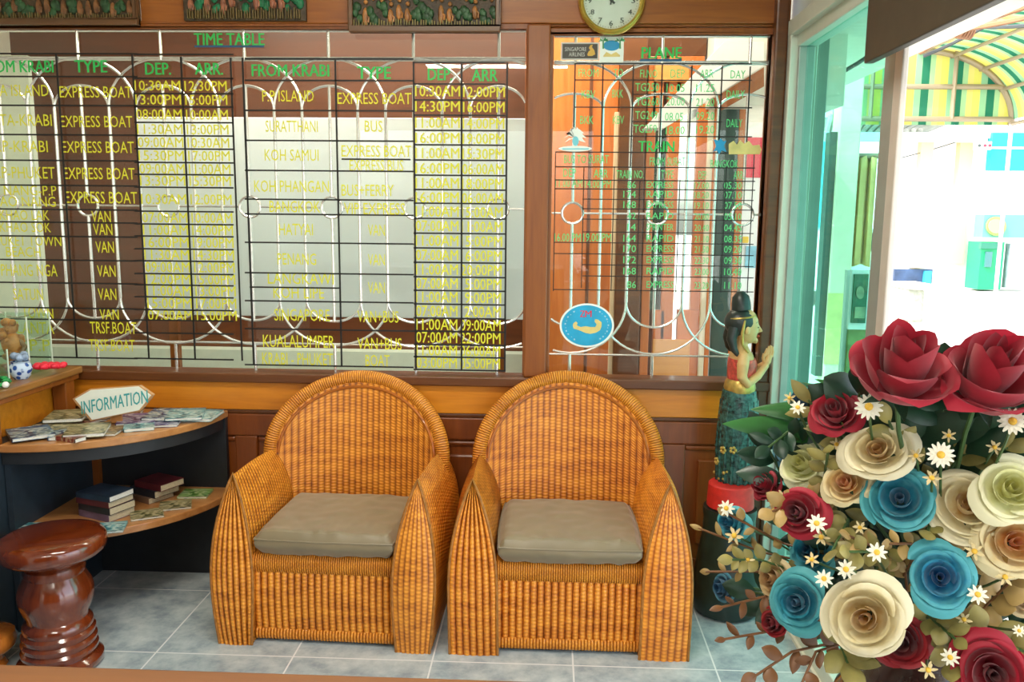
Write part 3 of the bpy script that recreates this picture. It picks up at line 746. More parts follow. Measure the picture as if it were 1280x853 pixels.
car = [plain('carving_dark', (.055, .032, .012), .5, var=.5, scale=40, bump=.5), wood('carving_frame', (.10, .04, .01), (.17, .07, .02)), plain('carving_brown', (.22, .09, .03), .4, var=.5, scale=30),
       plain('carving_green', (.03, .085, .03), .45, var=.6, scale=30), plain('carving_grass', (.15, .10, .03), .5, var=.4, scale=50)]
relief('carved_relief', -70, 174, 32, 'dark carved wooden relief at the top left, widest and darkest of the three', car, 3, True)
car2 = list(car); car2[2] = plain('carving_rose', (.34, .12, .06), .4, var=.5, scale=30); car2[3] = plain('carving_emerald', (.02, .17, .07), .4, var=.5, scale=30)
relief('carved_relief', 230, 383, 26, 'green and rose carved wooden relief without a frame, middle of the three', car2, 4, False)
car3 = list(car); car3[2] = plain('carving_amber', (.42, .17, .045), .4, var=.7, scale=22); car3[4] = plain('carving_olive', (.22, .17, .04), .5, var=.4, scale=50)
relief('carved_relief', 437, 625, 41, 'framed carved relief with a golden mound and small figures, left of the clock', car3, 5, True)
# clock
ck = at(765, -1, Y=3.13); root = empty('wall_clock', (ck.x, 3.165, ck.z)); tag(root, 'round wall clock with a gold rim and pale dial above the right window', 'clock')
R = .118
def ylathe(b, prof, n=56):
    rows = [[Vector((r*math.cos(2*PI*j/n), -y, r*math.sin(2*PI*j/n))) for j in range(n)] for r, y in prof]
    V = b.grid(rows, None, close_u=True); return V
b = MB(); ylathe(b, [(R*.9, 0), (R, .006), (R*1.02, .018), (R*.98, .030), (R*.92, .036), (R*.86, .032), (R*.84, .022), (R*.84, .012)]); b.build('rim', M['gold'], root)
b = MB(); V = ylathe(b, [(.0001, .014), (R*.85, .014)]); b.build('dial', M['dial'], root)
b = MB()
for k in range(12):
    a = PI/2-2*PI*(k+1)/12; s = str(k+1); hw_ = .0055*len(s)+.001
    cx_, cz_ = R*.66*math.cos(a), R*.66*math.sin(a); b.text(s, cx_-hw_, cx_+hw_, cz_-.0085, cz_+.0085, -.0155, .01)
    for q in range(5):
        a2 = a+2*PI*q/60; c_, s_ = math.cos(a2), math.sin(a2); r1 = R*(.77 if q else .75)
        b.tube([(r1*c_, -.015, r1*s_), (R*.80*c_, -.015, R*.80*s_)], .0008 if q else .0016, 4)
b.build('numerals', M['ink'], root, smooth=False)
def hand(b, ang, ln, wd, y):
    a = PI/2-ang; d = Vector((math.cos(a), 0, math.sin(a))); n = Vector((-d.z, 0, d.x)); o = Vector((0, -y, 0))
    b.prism([o-d*.015-n*wd, o-d*.015+n*wd, o+d*ln*.7+n*wd*1.2, o+d*ln, o+d*ln*.7-n*wd*1.2], (0, -.0015, 0))
b = MB(); hand(b, 2*PI*10.4/12, R*.45, .0035, .017); b.build('hour_hand', M['ink'], root, smooth=False)
b = MB(); hand(b, 2*PI*.42*.1, R*.66, .0025, .0195); b.build('minute_hand', M['ink'], root, smooth=False)
b = MB(); ylathe(b, [(.006, .016), (.006, .023), (.001, .024)], 16); b.build('hub', M['ink'], root)
MB().box(-.0001, .0001, 0, 0, 0, 0) 
b = MB(); V = ylathe(b, [(.0001, .031), (R*.88, .029)]); b.build('cover_glass', M['glass_clear'], root)

# ================================================================ MAGAZINE SHELF AND DESK ON THE LEFT
DX, CYC, RQ = -1.80, 3.145, .555
root = empty('corner_shelf', (DX, CYC, 0)); tag(root, 'black quarter-round corner shelf with wooden boards holding magazines and books', 'shelf')
def quarter(b, r, z0, z1, sx=0, n=28):
    pts = [(sx, 0, z0)] + [(sx+r*math.cos(a), -r*math.sin(a), z0) for a in [PI/2*i/n for i in range(n+1)]]
    b.prism(pts, (0, 0, z1-z0))
b = MB(); quarter(b, RQ, .643, .67); b.build('top_board', M['wood_shelf'], root, bevel=.004, smooth=False)
b = MB(); quarter(b, RQ+.03, .333, .36); b.build('lower_board', M['wood_shelf'], root, bevel=.004, smooth=False)
b = MB(); b.box(0, RQ-.004, -.022, 0, 0, .643); b.build('back_panel', M['black'], root, smooth=False)
b = MB(); b.box(0.0, .02, -RQ+.02, -.022, 0, .643); b.build('side_panel', M['navy'], root, smooth=False)
b = MB(); b.box(.02, .045, -.047, -.022, .36, .643); b.build('corner_batten', M['wood_post'], root, smooth=False)
b = MB()
n = 26                                                   # dark curved apron under the top
ri = RQ-.012
P = [[(ri*math.cos(PI/2*i/n), -ri*math.sin(PI/2*i/n), z) for i in range(n+1)] for z in (.60, .643)]
P2 = [[(p[0]*.965, p[1]*.965, p[2]) for p in r_] for r_ in P]
b.grid([P[0], P[1], P2[1], P2[0]], None, close_v=True); b.build('apron', M['black'], root)
# desk
root = empty('information_desk', (-2.2, 2.3, 0)); tag(root, 'long wooden information desk with a dark body at the left edge', 'desk')
def dk(name, mat, x0, x1, y0, y1, z0, z1, bev=.004):
    b = MB(); b.box(x0+2.2, x1+2.2, y0-2.3, y1-2.3, z0, z1); return b.build(name, mat, root, bevel=bev, smooth=False)
dk('top', M['wood_counter'], -2.42, DX, 1.3, 3.115, .815, .842, .006)
dk('front_rail', M['wood_post'], -1.86, DX-.008, 1.3, 3.10, .795, .815)
dk('inner_panel', M['wood_rail'], -1.90, -1.87, 1.3, 3.10, .66, .815)
for y in (3.04, 2.60, 2.1, 1.5): dk('post', M['wood_post'], -1.865, DX-.012, y-.03, y+.03, .66, .80)
dk('body', M['navy'], -2.40, DX-.004, 1.3, 3.12, .0, .66)
# magazines on the top board
inks = [cover('magazine_blue', [(.008, .02, .06), (.04, .13, .24), (.50, .56, .52), (.03, .07, .08)]), cover('magazine_teal', [(.01, .08, .11), (.10, .34, .38), (.50, .62, .58), (.02, .12, .14)]),
        cover('magazine_brown', [(.035, .015, .006), (.16, .07, .025), (.36, .26, .12), (.02, .02, .025)]), cover('magazine_red', [(.10, .008, .008), (.22, .03, .02), (.40, .28, .16), (.05, .012, .012)]),
        cover('magazine_olive', [(.05, .055, .02), (.24, .21, .09), (.50, .42, .24), (.03, .04, .02)]), cover('magazine_violet', [(.03, .015, .08), (.12, .09, .24), (.45, .44, .50), (.02, .02, .06)]),
        cover('leaflet_green', [(.03, .12, .02), (.16, .34, .05), (.50, .58, .30), (.04, .14, .04)])]
paper = plain('page_edges', (.72, .70, .62), .6, var=.1, scale=300)
def booklet(name, x, y, z, rz, wd, dp, th, mat, label, cat, group=None, edge=None):
    root = empty(name, (x, y, z), rz); tag(root, label, cat, group)
    t = min(.0012, th/4)
    b = MB(); b.box(-wd/2+.003, wd/2-.002, -dp/2+.002, dp/2-.002, t, th-t); b.build('pages', edge or paper, root, smooth=False)
    b = MB(); b.box(-wd/2, wd/2, -dp/2, dp/2, th-t, th); b.box(-wd/2, wd/2, -dp/2, dp/2, 0, t); b.box(-wd/2, -wd/2+t, -dp/2, dp/2, t, th-t); b.build('cover', mat, root, smooth=False)
    return root
mz = [(-1.30, 3.02, .05, 1, .012, 'teal travel magazine at the right tip of the magazine shelf'), (-1.39, 2.925, .25, 5, .008, 'violet and white magazine in front of the teal one near the shelf tip'),
      (-1.46, 2.86, .45, 1, .011, 'thick teal booklet on the front edge right of the white sign'), (-1.535, 2.79, .1, 2, .008, 'brown booklet lying below the white information sign'),
      (-1.66, 2.735, .5, 0, .010, 'blue booklet at the front edge left of the brown one'), (-1.70, 2.90, -.3, 3, .009, 'red brown magazine behind the sign on the left of the shelf'),
      (-1.60, 3.00, .2, 2, .008, 'dark brown magazine against the wall behind the sign'), (-1.45, 3.04, -.1, 4, .007, 'olive leaflet against the wall right of the sign')]
for i, (x, y, rz, m, th, lb) in enumerate(mz): booklet('magazine', x, y, .671, rz, .10 if i in (2, 3, 4, 1) else .125, .145 if i in (2, 3, 4, 1) else .155, th+.00037*i, inks[m], lb, 'magazine', 'magazines on the top of the corner shelf')
booklet('magazine', -1.735, 2.80, .671, .9, .10, .13, .013, inks[4], 'olive and cream magazine at the far left of the shelf top', 'magazine', 'magazines on the top of the corner shelf')
booklet('magazine', -1.60, 2.645+.02, .671, 1.2, .045, .10, .014, inks[3], 'slim red edged leaflet near the front rim of the shelf top', 'magazine', 'magazines on the top of the corner shelf')
booklet('magazine', -1.38, 3.055, .671, -.3, .10, .06, .010, inks[1], 'small pale blue booklet by the wall at the shelf tip', 'magazine', 'magazines on the top of the corner shelf')
mm = [(-1.345, 2.99, .683, .3, 1, 'pale teal magazine lying on top of the one at the shelf tip'), (-1.50, 2.93, .672, .35, 5, 'violet magazine just right of the sign foot'), (-1.42, 2.985, .680, .15, 0, 'dark blue magazine overlapping the violet one by the wall'),
      (-1.70, 2.985, .682, -.1, 3, 'dark red magazine on the pile behind the sign'), (-1.76, 2.70, .672, .7, 0, 'blue grey magazine at the front left by the desk'), (-1.745, 2.90, .686, .3, 4, 'cream and olive magazine on top at the far left'), (-1.585, 2.745, .672, .35, 4, 'cream open leaflet at the front below the sign')]
for i, (x, y, z_, rz, m, lb) in enumerate(mm): booklet('magazine', x, y, max(z_, .6745)+.0007*i, rz, .13, .16, .0095+.0006*i, inks[m], lb, 'magazine', 'magazines on the top of the corner shelf')
# information sign
pA = at(90, 499, Y=2.86); pB = at(192, 494, Y=2.86)
root = empty('information_sign', ((pA.x+pB.x)/2, 2.86, .684)); tag(root, 'white six-sided sign reading INFORMATION standing among the magazines', 'sign')
hx = [(90, 499), (111, 487), (175, 482), (192, 494), (176, 514), (113, 527)]
def hexa(b, pts, y, t, grow=1.0):
    P = [at(p[0], p[1], Y=y) for p in pts]; c = sum(P, Vector())/len(P); b.prism([c+(p-c)*grow for p in P], (0, t, 0))
b = MB(); hexa(b, hx, 2.86, .014, 1.0); o = b.build('board', wood('sign_edge_wood', (.45, .22, .09), (.62, .36, .16)), None, bevel=.002, smooth=False); keep(o, root)
b = MB(); hexa(b, hx, 2.8575, .003, .93); o = b.build('face', plain('sign_cream', (.80, .84, .74), .45, var=.03), None, smooth=False); keep(o, root)
b = MB(); vs, fs = glyphs('INFORMATION', 0); ax = min(v[0] for v in vs); bx = max(v[0] for v in vs); bz = max(v[1] for v in vs)
tl_, tr_, bl_ = at(101, 502, Y=2.8565), at(184, 487.5, Y=2.8565), at(102, 518, Y=2.8565)
V = [b.bm.verts.new(tl_ + (tr_-tl_)*((v[0]-ax)/(bx-ax)) + (bl_-tl_)*(1-v[1]/bz)) for v in vs]
for f in fs: b.face([V[i] for i in f])
V = [b.bm.verts.new(tl_ + Vector((.0011, -.0004, 0)) + (tr_-tl_)*((v[0]-ax)/(bx-ax)) + (bl_-tl_)*(1-v[1]/bz)) for v in vs]
for f in fs: b.face([V[i] for i in f])
keep(b.build('lettering', M['teal_ink'], None, smooth=False), root)
b = MB(); b.box(-.05, .05, .014, .07, -.013, -.005); b.box(-.02, .02, .014, .022, -.013, .10); b.build('foot', M['wood_shelf'], root, smooth=False)
# books on the lower board
ZL = .3605
bk = [plain('book_maroon', (.10, .015, .02), .4, var=.3), plain('book_black', (.02, .022, .03), .4, var=.3), plain('book_violet', (.16, .10, .16), .4, var=.3), plain('book_navy', (.02, .035, .06), .35, var=.4), plain('book_tan', (.22, .12, .07), .5, var=.2)]
cream = plain('old_pages', (.55, .46, .30), .6, var=.15, scale=200)
stack = [(bk[2], .026, cream, 'violet paperback at the bottom of the pile on the lower shelf'), (bk[1], .026, cream, 'black paperback in the middle of the pile on the lower shelf'), (bk[0], .022, cream, 'maroon paperback second from the top of the pile'), (bk[3], .020, paper, 'dark blue paperback with white pages on top of the pile')]
z = ZL
for i, (m, th, ed, lb) in enumerate(stack):
    booklet('paperback_book', -1.565+.004*(i % 2), 2.80-.004*i, z, PI*.37+.03*i, .11, .155, th, m, lb, 'book', 'paperbacks on the lower shelf', ed); z += th+.0004
z = ZL
for i, (m, th, ed, lb) in enumerate([(bk[4], .022, cream, 'tan paperback under the second pile, behind the first'), (bk[1], .026, cream, 'black paperback in the middle of the rear pile'), (bk[0], .024, cream, 'maroon paperback on top of the rear pile')]):
    booklet('paperback_book', -1.50+.02*i, 2.99, z, PI*.34+.04*i, .11, .14, th, m, lb, 'book', 'paperbacks on the lower shelf', ed); z += th+.0004
lf = [(-1.645, 2.66, .5, 6, 'bright green leaflet left in front of the book pile'), (-1.57, 2.605+.03, .2, 6, 'green and white leaflet at the front rim under the pile'), (-1.49, 2.665, .3, 1, 'grey blue leaflet by the front rim right of the pile'), (-1.42, 2.80, .5, 4, 'olive leaflet right of the book pile'),
      (-1.36, 2.90, .4, 4, 'olive brown leaflet in the middle of the right side'), (-1.34, 3.03, .1, 6, 'yellow green leaflet at the right tip of the lower shelf'), (-1.73, 2.64, .1, 1, 'pale teal leaflet at the far left of the lower shelf')]
for i, (x, y, rz, m, lb) in enumerate(lf): booklet('leaflet', x, y, ZL, rz, .11, .095, .006+.0004*i, inks[m], lb, 'leaflet', 'leaflets on the lower shelf')
# things on the desk
DZ = .8425
def boxcase(name, x, y, wd, dp, h, label):
    root = empty(name, (x, y, DZ)); tag(root, label, 'display case'); t = .004
    b = MB(); b.box(-wd/2, wd/2, -dp/2, dp/2, 0, t); b.box(-wd/2, wd/2, -dp/2, dp/2, h-t, h)
    for s in (-1, 1): b.box(s*wd/2-t/2, s*wd/2+t/2, -dp/2, dp/2, t, h-t); b.box(-wd/2+t, wd/2-t, s*dp/2-t/2, s*dp/2+t/2, t, h-t)
    b.build('acrylic_panels', M['acrylic'], root, smooth=False)
    for sx in (-1, 1):
        for sy in (-1, 1): b = MB(); b.tube([(sx*wd/2, sy*dp/2, 0), (sx*wd/2, sy*dp/2, h)], .0028, 6); b.build('edge_strip', M['pale'], root)
    return root
boxcase('display_case', -1.965, 2.98, .17, .14, .215, 'tall clear display case holding an orange figurine on the desk')
root = empty('figurine', (-1.985, 2.98, DZ+.005)); tag(root, 'orange brown carved figurine inside the tall clear case', 'figurine')
fm = plain('figurine_orange', (.52, .20, .05), .4, var=.5, scale=25); fd = plain('figurine_brown', (.25, .13, .07), .5, var=.4, scale=25)
b = MB(); b.lathe([(.03, 0), (.034, .015), (.022, .03), (.02, .045), (.032, .075), (.038, .105), (.025, .13), (.012, .14)], 16); b.build('body', fm, root)
b = MB(); b.ball((0, 0, .158), .024, 12, 8); 
random.seed(21)
for a in range(34):
    z_ = random.uniform(.03, .185); q_ = random.uniform(0, 6.28); r0 = .030 if z_ < .15 else .020; b.ball((r0*math.cos(q_), r0*math.sin(q_), z_), random.uniform(.008, .015), 7, 5)
b.build('head', fm, root)
b = MB(); b.tube([(.03, 0, .11), (.055, -.01, .09), (.045, -.03, .06)], .009, 8); b.tube([(-.03, 0, .11), (-.05, -.01, .12), (-.055, -.02, .15)], .009, 8); b.build('arms', fd, root)
boxcase('small_display_case', -1.93, 2.74, .10, .10, .115, 'small low clear case with a red flower at the left edge of the desk')
def bloom(b, c, r, n, lift=.5, seed=0):
    random.seed(seed)
    for ring, k in ((1, n), (.62, n-1)):
        for i in range(k):
            a = 2*PI*i/k+ring; d = Vector((math.cos(a), math.sin(a), lift*(2-ring)*.8)).normalized()
            b.ball(Vector(c)+d*r*ring*.75, r*.45, 8, 6, (1, 1, .7))
b = MB(); bloom(b, (0, 0, .024), .026, 6, .6, 1); o = b.build('red_flower', plain('flower_red_a', (.70, .10, .04), .5, var=.3, scale=60)); o.location = (-1.93, 2.74, DZ+.005)
tag(o, 'orange red flower inside the small low case', 'flower')
b = MB(); bloom(b, (0, 0, .020), .036, 6, .55, 2); bloom(b, (.040, .016, .020), .032, 5, .6, 3)
o = b.build('red_flower', plain('flower_red_b', (.80, .02, .05), .5, var=.25, scale=60)); o.location = (-1.835, 2.925, DZ+.003); tag(o, 'bright red cloth flower lying near the right end of the desk', 'flower')
root = empty('porcelain_pot', (-1.872, 2.845, DZ)); tag(root, 'blue and white porcelain pot on the desk between cases and red flower', 'pot')
m, nt, p = newmat('blue_white_porcelain'); tc = N(nt, 'ShaderNodeTexCoord'); vo = N(nt, 'ShaderNodeTexVoronoi'); vo.inputs['Scale'].default_value = 55; nt.links.new(tc.outputs['Object'], vo.inputs['Vector'])
r_ = ramp(nt, [(.35, (.02, .07, .30)), (.5, (.55, .65, .80))]); nt.links.new(vo.outputs['Distance'], r_.inputs[0]); nt.links.new(r_.outputs[0], p.inputs['Base Color']); p.inputs['Roughness'].default_value = .12
b = MB(); b.lathe([(.022, 0), (.03, .012), (.038, .035), (.036, .05), (.030, .058), (.033, .064), (.028, .064), (.026, .05)], 24); b.build('body', m, root)
b = MB()
for i in range(5): b.ball((.018*math.cos(i*1.3), .018*math.sin(i*1.3), .078+.006*(i % 2)), .014, 8, 6)
b.build('pebbles', plain('blue_pebbles', (.25, .32, .45), .2, var=.7, scale=40), root)
root = empty('green_ornament', (-1.855, 2.70, DZ)); tag(root, 'small mound of shiny green leaves with white buds on the desk edge', 'ornament')
b = MB(); random.seed(9)
for i in range(26):
    a = random.uniform(0, 2*PI); e = random.uniform(.1, 1.1); d = Vector((math.cos(a)*math.cos(e), math.sin(a)*math.cos(e), math.sin(e)))
    b.ball(d*.028+Vector((0, 0, .006)), .013, 8, 5, (1, .8, .55))
b.build('leaves', plain('shiny_green', (.03, .30, .08), .15, var=.5, scale=40), root)
b = MB(); b.ball((.035, -.02, .012), .011); b.ball((.012, -.04, .010), .008); b.build('buds', M['white'], root)

# ================================================================ STOOLS
def stool(x, y, label, mat, prof, seatprof, name='wooden_stool'):
    root = empty(name, (x, y, 0)); tag(root, label, 'stool')
    b = MB(); b.lathe(prof, 48); b.build('turned_base', mat, root)
    b = MB(); b.lathe(seatprof, 56); b.build('seat', mat, root); return root
stool(-1.535, 2.42, 'dark red lacquered round wooden stool with turned base', M['stool'],
      [(.118, 0), (.125, .01), (.125, .026), (.114, .036), (.104, .042), (.112, .055), (.112, .064), (.104, .072), (.110, .084), (.110, .092), (.102, .10), (.107, .112), (.107, .120), (.099, .128), (.103, .140), (.100, .152), (.088, .165), (.088, .175),
       (.100, .20), (.108, .225), (.110, .25), (.104, .275), (.092, .298), (.086, .31), (.090, .325), (.088, .338), (.080, .345), (.088, .36), (.10, .368)],
      [(.10, .366), (.138, .372), (.152, .385), (.157, .402), (.155, .42), (.146, .432), (.13, .436), (.0001, .437)])
_f = at(-17, 802, Z=.09)
stool(_f.x, _f.y, 'low orange wooden footstool cut off by the left edge', M['stool_orange'],
      [(.05, 0), (.055, .01), (.045, .03), (.05, .05), (.06, .058)], [(.06, .056), (.074, .062), (.084, .078), (.086, .098), (.080, .115), (.066, .122), (.0001, .124)], 'footstool')

# ================================================================ FOREGROUND COUNTER
root = empty('reception_counter', (-.6, .35, 0)); tag(root, 'brown wooden counter edge along the bottom, nearest to the viewer', 'counter')
b = MB(); b.box(-1.1, .72, -.30, .25, 1.045, 1.075); b.build('counter_top', M['wood_front'], root, bevel=.004, smooth=False)
b = MB(); b.box(-1.1, .72, .16, .19, 0, 1.045); b.box(-1.1, -1.07, -.28, .16, 0, 1.045); b.box(.69, .72, -.28, .16, 0, 1.045); b.build('body', M['wood_front'], root, smooth=False)

# ================================================================ ADDED UNSEEN CEILING FILL_LAMPS
fill_lamp_glow = emis('fill_lamp_diffuser', LAMP_COL, 3.0)
for i, (x, y, wt) in enumerate(FILL_LAMPS):
    zc = ZC if y < 3.2 else 2.62
    root = empty('added_fill_lamp', (x, y, zc)); tag(root, ['long unseen lamp added above the armchairs for light', 'long unseen lamp added behind the viewer for light', 'long unseen lamp added to brighten the room behind the left window', 'long unseen lamp added to brighten the room behind the right window'][i], 'lamp')
    b = MB(); b.box(-.62, .62, -.10, .10, -.03, 0); b.build('housing', M['white'], root, bevel=.004, smooth=False)
    b = MB(); b.box(-.60, .60, -.085, .085, -.05, -.03); b.build('diffuser', fill_lamp_glow, root, bevel=.006, smooth=False)
    l = bpy.data.lights.new('fill_lamp_light', 'AREA'); l.shape = 'RECTANGLE'; l.size = 1.2; l.size_y = .18; l.energy = wt; l.color = LAMP_COL
    lo = bpy.data.objects.new('fill_lamp_light', l); COL.objects.link(lo); lo.location = (0, 0, -.056); lo.parent = root

# ================================================================ BEHIND THE LEADED WINDOWS
root = empty('white_board', (-.9, 3.62, .85)); tag(root, 'large white board standing behind the left leaded window', 'board')
a = at(172, 146, Y=3.62); c = at(655, 400, Y=3.62)
b = MB(); b.box(a.x+.9, .84, 0, .02, c.z-.85, a.z-.85); b.build('panel', M['white_board'], root, bevel=.003, smooth=False)
b = MB()
for x in (a.x+1.0, -.2+.9): b.box(x-.02, x+.02, .021, .05, -.85, a.z-.95)
b.build('support', M['wood_post'], root, smooth=False)
b = MB(); b.box(-2.75, -2.42, 3.9, 3.93, 0, 2.15); o = b.build('pale_curtain_panel', M['pale'], smooth=False); tag(o, 'pale green upright panel behind the far left of the left window', 'panel')
# door and posts behind the right window
def back_box(name, mat, x0, x1, y0, y1, Y, d, parent=None, bev=.004):
    ym = (y0+min(y1, 470))/2; p = at(x0, y1, Y=Y); q = at(x1, y0, Y=Y); p.x = at(x0, ym, Y=Y).x; q.x = at(x1, ym, Y=Y).x
    b = MB(); b.box(p.x, q.x, Y, Y+d, max(.0, p.z), q.z)
    o = b.build(name, mat, None, bevel=bev, smooth=False)
    if parent: keep(o, parent)
    return o
YB = 4.02
root = empty('orange_wood_partition', (.12, YB, 0)); tag(root, 'orange wood partition behind the left part of the right window', 'partition')
back_box('panel', M['orange_door'], 655, 770, 36, 720, YB, .04, root)
back_box('groove_strip', M['red_wall'], 734, 738, 40, 720, YB-.006, .006, root)
back_box('cream_edge', plain('cream_edge', (.80, .62, .40), .5), 764, 770, 140, 470, YB-.02, .02, root)
o = back_box('dark_post', M['wood_dark'], 772, 804, 30, 720, 3.95, .12); tag(o, 'dark brown post behind the right window, left of the orange door', 'post')
MBp = at(757, 120, Y=3.9)
root = empty('orange_glazed_door', (.5, 4.0, 0)); tag(root, 'orange wooden door with tall glass strip behind the right window', 'door')
for x0, x1, y0, y1 in ((805, 816, 70, 720), (830, 846, 70, 720), (816, 830, 388, 720), (816, 830, 70, 150)): back_box('frame', M['orange_door'], x0, x1, y0, y1, 4.0, .05, root)
back_box('head_rail', M['wood_dark'], 804, 884, 30, 70, 4.0, .05, root); back_box('head_panel', M['orange_light'], 818, 862, 80, 102, 3.985, .015, root); back_box('frame', M['orange_door'], 846, 880, 388, 720, 4.0, .05, root); back_box('frame', M['orange_door'], 846, 880, 70, 130, 4.0, .05, root)
back_box('frame', M['orange_door'], 868, 882, 130, 388, 4.0, .05, root)
back_box('lower_panel', M['orange_light'], 815, 862, 425, 700, 3.985, .015, root)
back_box('glass_strip', M['glass_green'], 816, 830, 150, 388, 4.02, .006, root); back_box('glass_strip', M['glass_clear'], 846, 868, 130, 388, 4.02, .006, root)
back_box('handle', M['silver'], 808, 812, 250, 300, 3.96, .04, root)
root = empty('dark_glazed_frame', (.72, 3.98, 0)); tag(root, 'dark narrow window frame with cream edge behind the right window beside the orange door', 'frame')
back_box('stile', plain('cream_frame', (.70, .60, .42), .5), 881, 888, 60, 720, 3.98, .04, root); back_box('stile', plain('dark_green_frame', (.015, .05, .035), .4), 894, 917, 130, 720, 3.98, .04, root)
back_box('stile', M['orange_door'], 917, 926, 130, 720, 3.98, .05, root); back_box('stile', M['orange_door'], 888, 894, 60, 720, 3.98, .05, root)
# pale ceiling slab and awning edge seen high in the right window
b = MB(); p = [at(793, 52, Y=3.75), at(952, 52, Y=3.75), at(905, 92, Y=3.75), at(870, 150, Y=3.75), at(793, 160, Y=3.75)]
b.box(.72, 1.3, 3.85, 4.5, 1.93, 2.3); o = b.build('pale_bulkhead', M['cream_wall'], bevel=.004, smooth=False); struct(o)
root = empty('back_awning', (.75, 3.72, 1.8)); tag(root, 'small white slanted awning behind the top right of the right window', 'awning')
b = MB(); q = [at(955, 52, Y=3.75), at(905, 52, Y=3.75), at(806, 160, Y=3.75), at(830, 160, Y=3.75), at(955, 82, Y=3.75)]
b.prism(q, (0, .11, 0)); keep(b.build('canvas', M['white'], None, smooth=False), root)
b = MB(); q = [at(955, 84, Y=3.74), at(890, 124, Y=3.74), at(898, 140, Y=3.74), at(955, 108, Y=3.74)]
b.prism(q, (0, .03, 0)); keep(b.build('brown_bracket', M['wood_post'], None, smooth=False), root)
root = empty('poster_stand', (1.0, 4.6, 0)); tag(root, 'white poster with red top and blue print behind the right edge of the right window', 'poster')
back_box('sheet', M['white'], 922, 966, 92, 720, 4.6, .02, root); back_box('red_band', stk_red, 928, 966, 172, 222, 4.59, .01, root)
back_box('blue_print', plain('poster_blue', (.25, .55, .68), .5, var=.3, scale=12), 932, 952, 308, 335, 4.59, .01, root); back_box('yellow_mark', plain('poster_yellow', (.8, .55, .05), .5), 928, 936, 296, 304, 4.59, .01, root)

# ================================================================ STATUE AND ITS PEDESTAL
SX, SYY = .715, 2.955
root = empty('round_pedestal', (SX-.04, SYY-.03, 0)); tag(root, 'black green round pot-shaped pedestal on the floor under the statue', 'pedestal')
b = MB(); b.lathe([(.095, 0), (.112, .01), (.12, .06), (.118, .14), (.108, .22), (.094, .30), (.092, .36), (.096, .385), (.094, .40), (.0001, .401)], 40); b.build('drum', plain('black_green_glaze', (.012, .022, .018), .28, var=.3), root)
b = MB(); b.lathe([(.080, .402), (.084, .406), (.080, .485), (.075, .490), (.0001, .491)], 40); b.build('red_cloth', plain('red_cloth', (.58, .02, .015), .55, var=.15, scale=40), root)
root = empty('wai_statue', (SX-.02, SYY, .492)); tag(root, 'painted wooden statue of a woman with palms pressed together, on the round pedestal', 'statue')
skin_m = plain('carved_skin', (.62, .38, .15), .4, var=.1); hair_m = plain('carved_hair', (.016, .022, .018), .35, var=.3); robe_m = plain('sequin_robe', (.02, .075, .065), .25, var=.9, scale=70, bump=.3)
gold_m = plain('statue_gold', (.50, .33, .08), .3, .5, var=.3, scale=50); red_m = plain('statue_red', (.50, .07, .05), .4, var=.5, scale=60)
def loft(b, secs, n=28):
    """secs: (x centre, z, half depth, half width)"""
    rows = [[Vector((x+hx*math.cos(2*PI*j/n), hy*math.sin(2*PI*j/n), z)) for j in range(n)] for x, z, hx, hy in secs]
    V = b.grid(rows, None, close_u=True); b.cap(V[0][::-1]); b.cap(V[-1])
# she faces +x, towards the doorway
b = MB()
loft(b, [(0, .30, .045, .055), (0, .35, .040, .048), (.002, .39, .042, .052), (.004, .43, .046, .060), (.0, .462, .040, .066), (-.002, .482, .028, .050), (.0, .495, .020, .024), (.004, .53, .018, .019)])
loft(b, [(.020, .503, .014, .012), (.016, .515, .030, .026), (.010, .54, .043, .037), (.006, .565, .050, .042), (.002, .59, .050, .042), (.0, .612, .040, .034), (.0, .628, .016, .014)])
b.tube([(.052, 0, .572), (.060, 0, .556), (.066, 0, .548), (.055, 0, .543)], [.003, .0055, .0065, .004], 8)      # nose
b.ball((.046, 0, .512), .011, 10, 6)                                                                            # chin
for q in (-1, 1):
    b.ball((.006, q*.043, .555), .012, 8, 6, (.8, .5, 1.5)); b.tube([(.044, q*.008, .577), (.042, q*.020, .581), (.034, q*.031, .577)], .0045, 8)
    b.tube([(-.002, q*.056, .468), (-.010, q*.074, .435), (-.012, q*.078, .395), (.010, q*.070, .368), (.050, q*.045, .392), (.088, q*.012, .428)], [.020, .021, .018, .0165, .0145, .011], 12)
o = b.build('body', skin_m, root); r_ = o.modifiers.new('melt', 'REMESH'); r_.mode = 'VOXEL'; r_.voxel_size = .0032; r_.use_smooth_shade = True
r_ = o.modifiers.new('soft', 'SMOOTH'); r_.factor = .5; r_.iterations = 4
b = MB()
for q in (-1, 1):                                        # two palms pressed together, five fingers each
    b.tube([(.082, q*.009, .420), (.092, q*.007, .440), (.098, q*.006, .462)], [.010, .0125, .010], 10)
    for k, ln in enumerate((.030, .038, .041, .037)):
        t = (k-1.5)*.0078
        b.tube([(.094+t, q*.006, .455), (.098+t, q*.005, .455+ln*.5), (.099+t*.8, q*.0035, .455+ln)], [.0050, .0045, .0026], 8)
    b.tube([(.084, q*.008, .432), (.078, q*.007, .450), (.079, q*.005, .466)], [.0055, .005, .003], 8)
b.build('hands', skin_m, root)
b = MB(); b.ball((.057, 0, .529), .0055, 8, 6, (.7, 1.7, .6)); b.build('lips', red_m, root)
b = MB()
for q in (-1, 1): b.ball((.050, q*.0175, .562), .0042, 8, 6, (.6, 1.6, .7)); b.tube([(.0495, q*.009, .577), (.047, q*.019, .582), (.038, q*.030, .578)], .0016, 6)
b.build('eyes', hair_m, root)
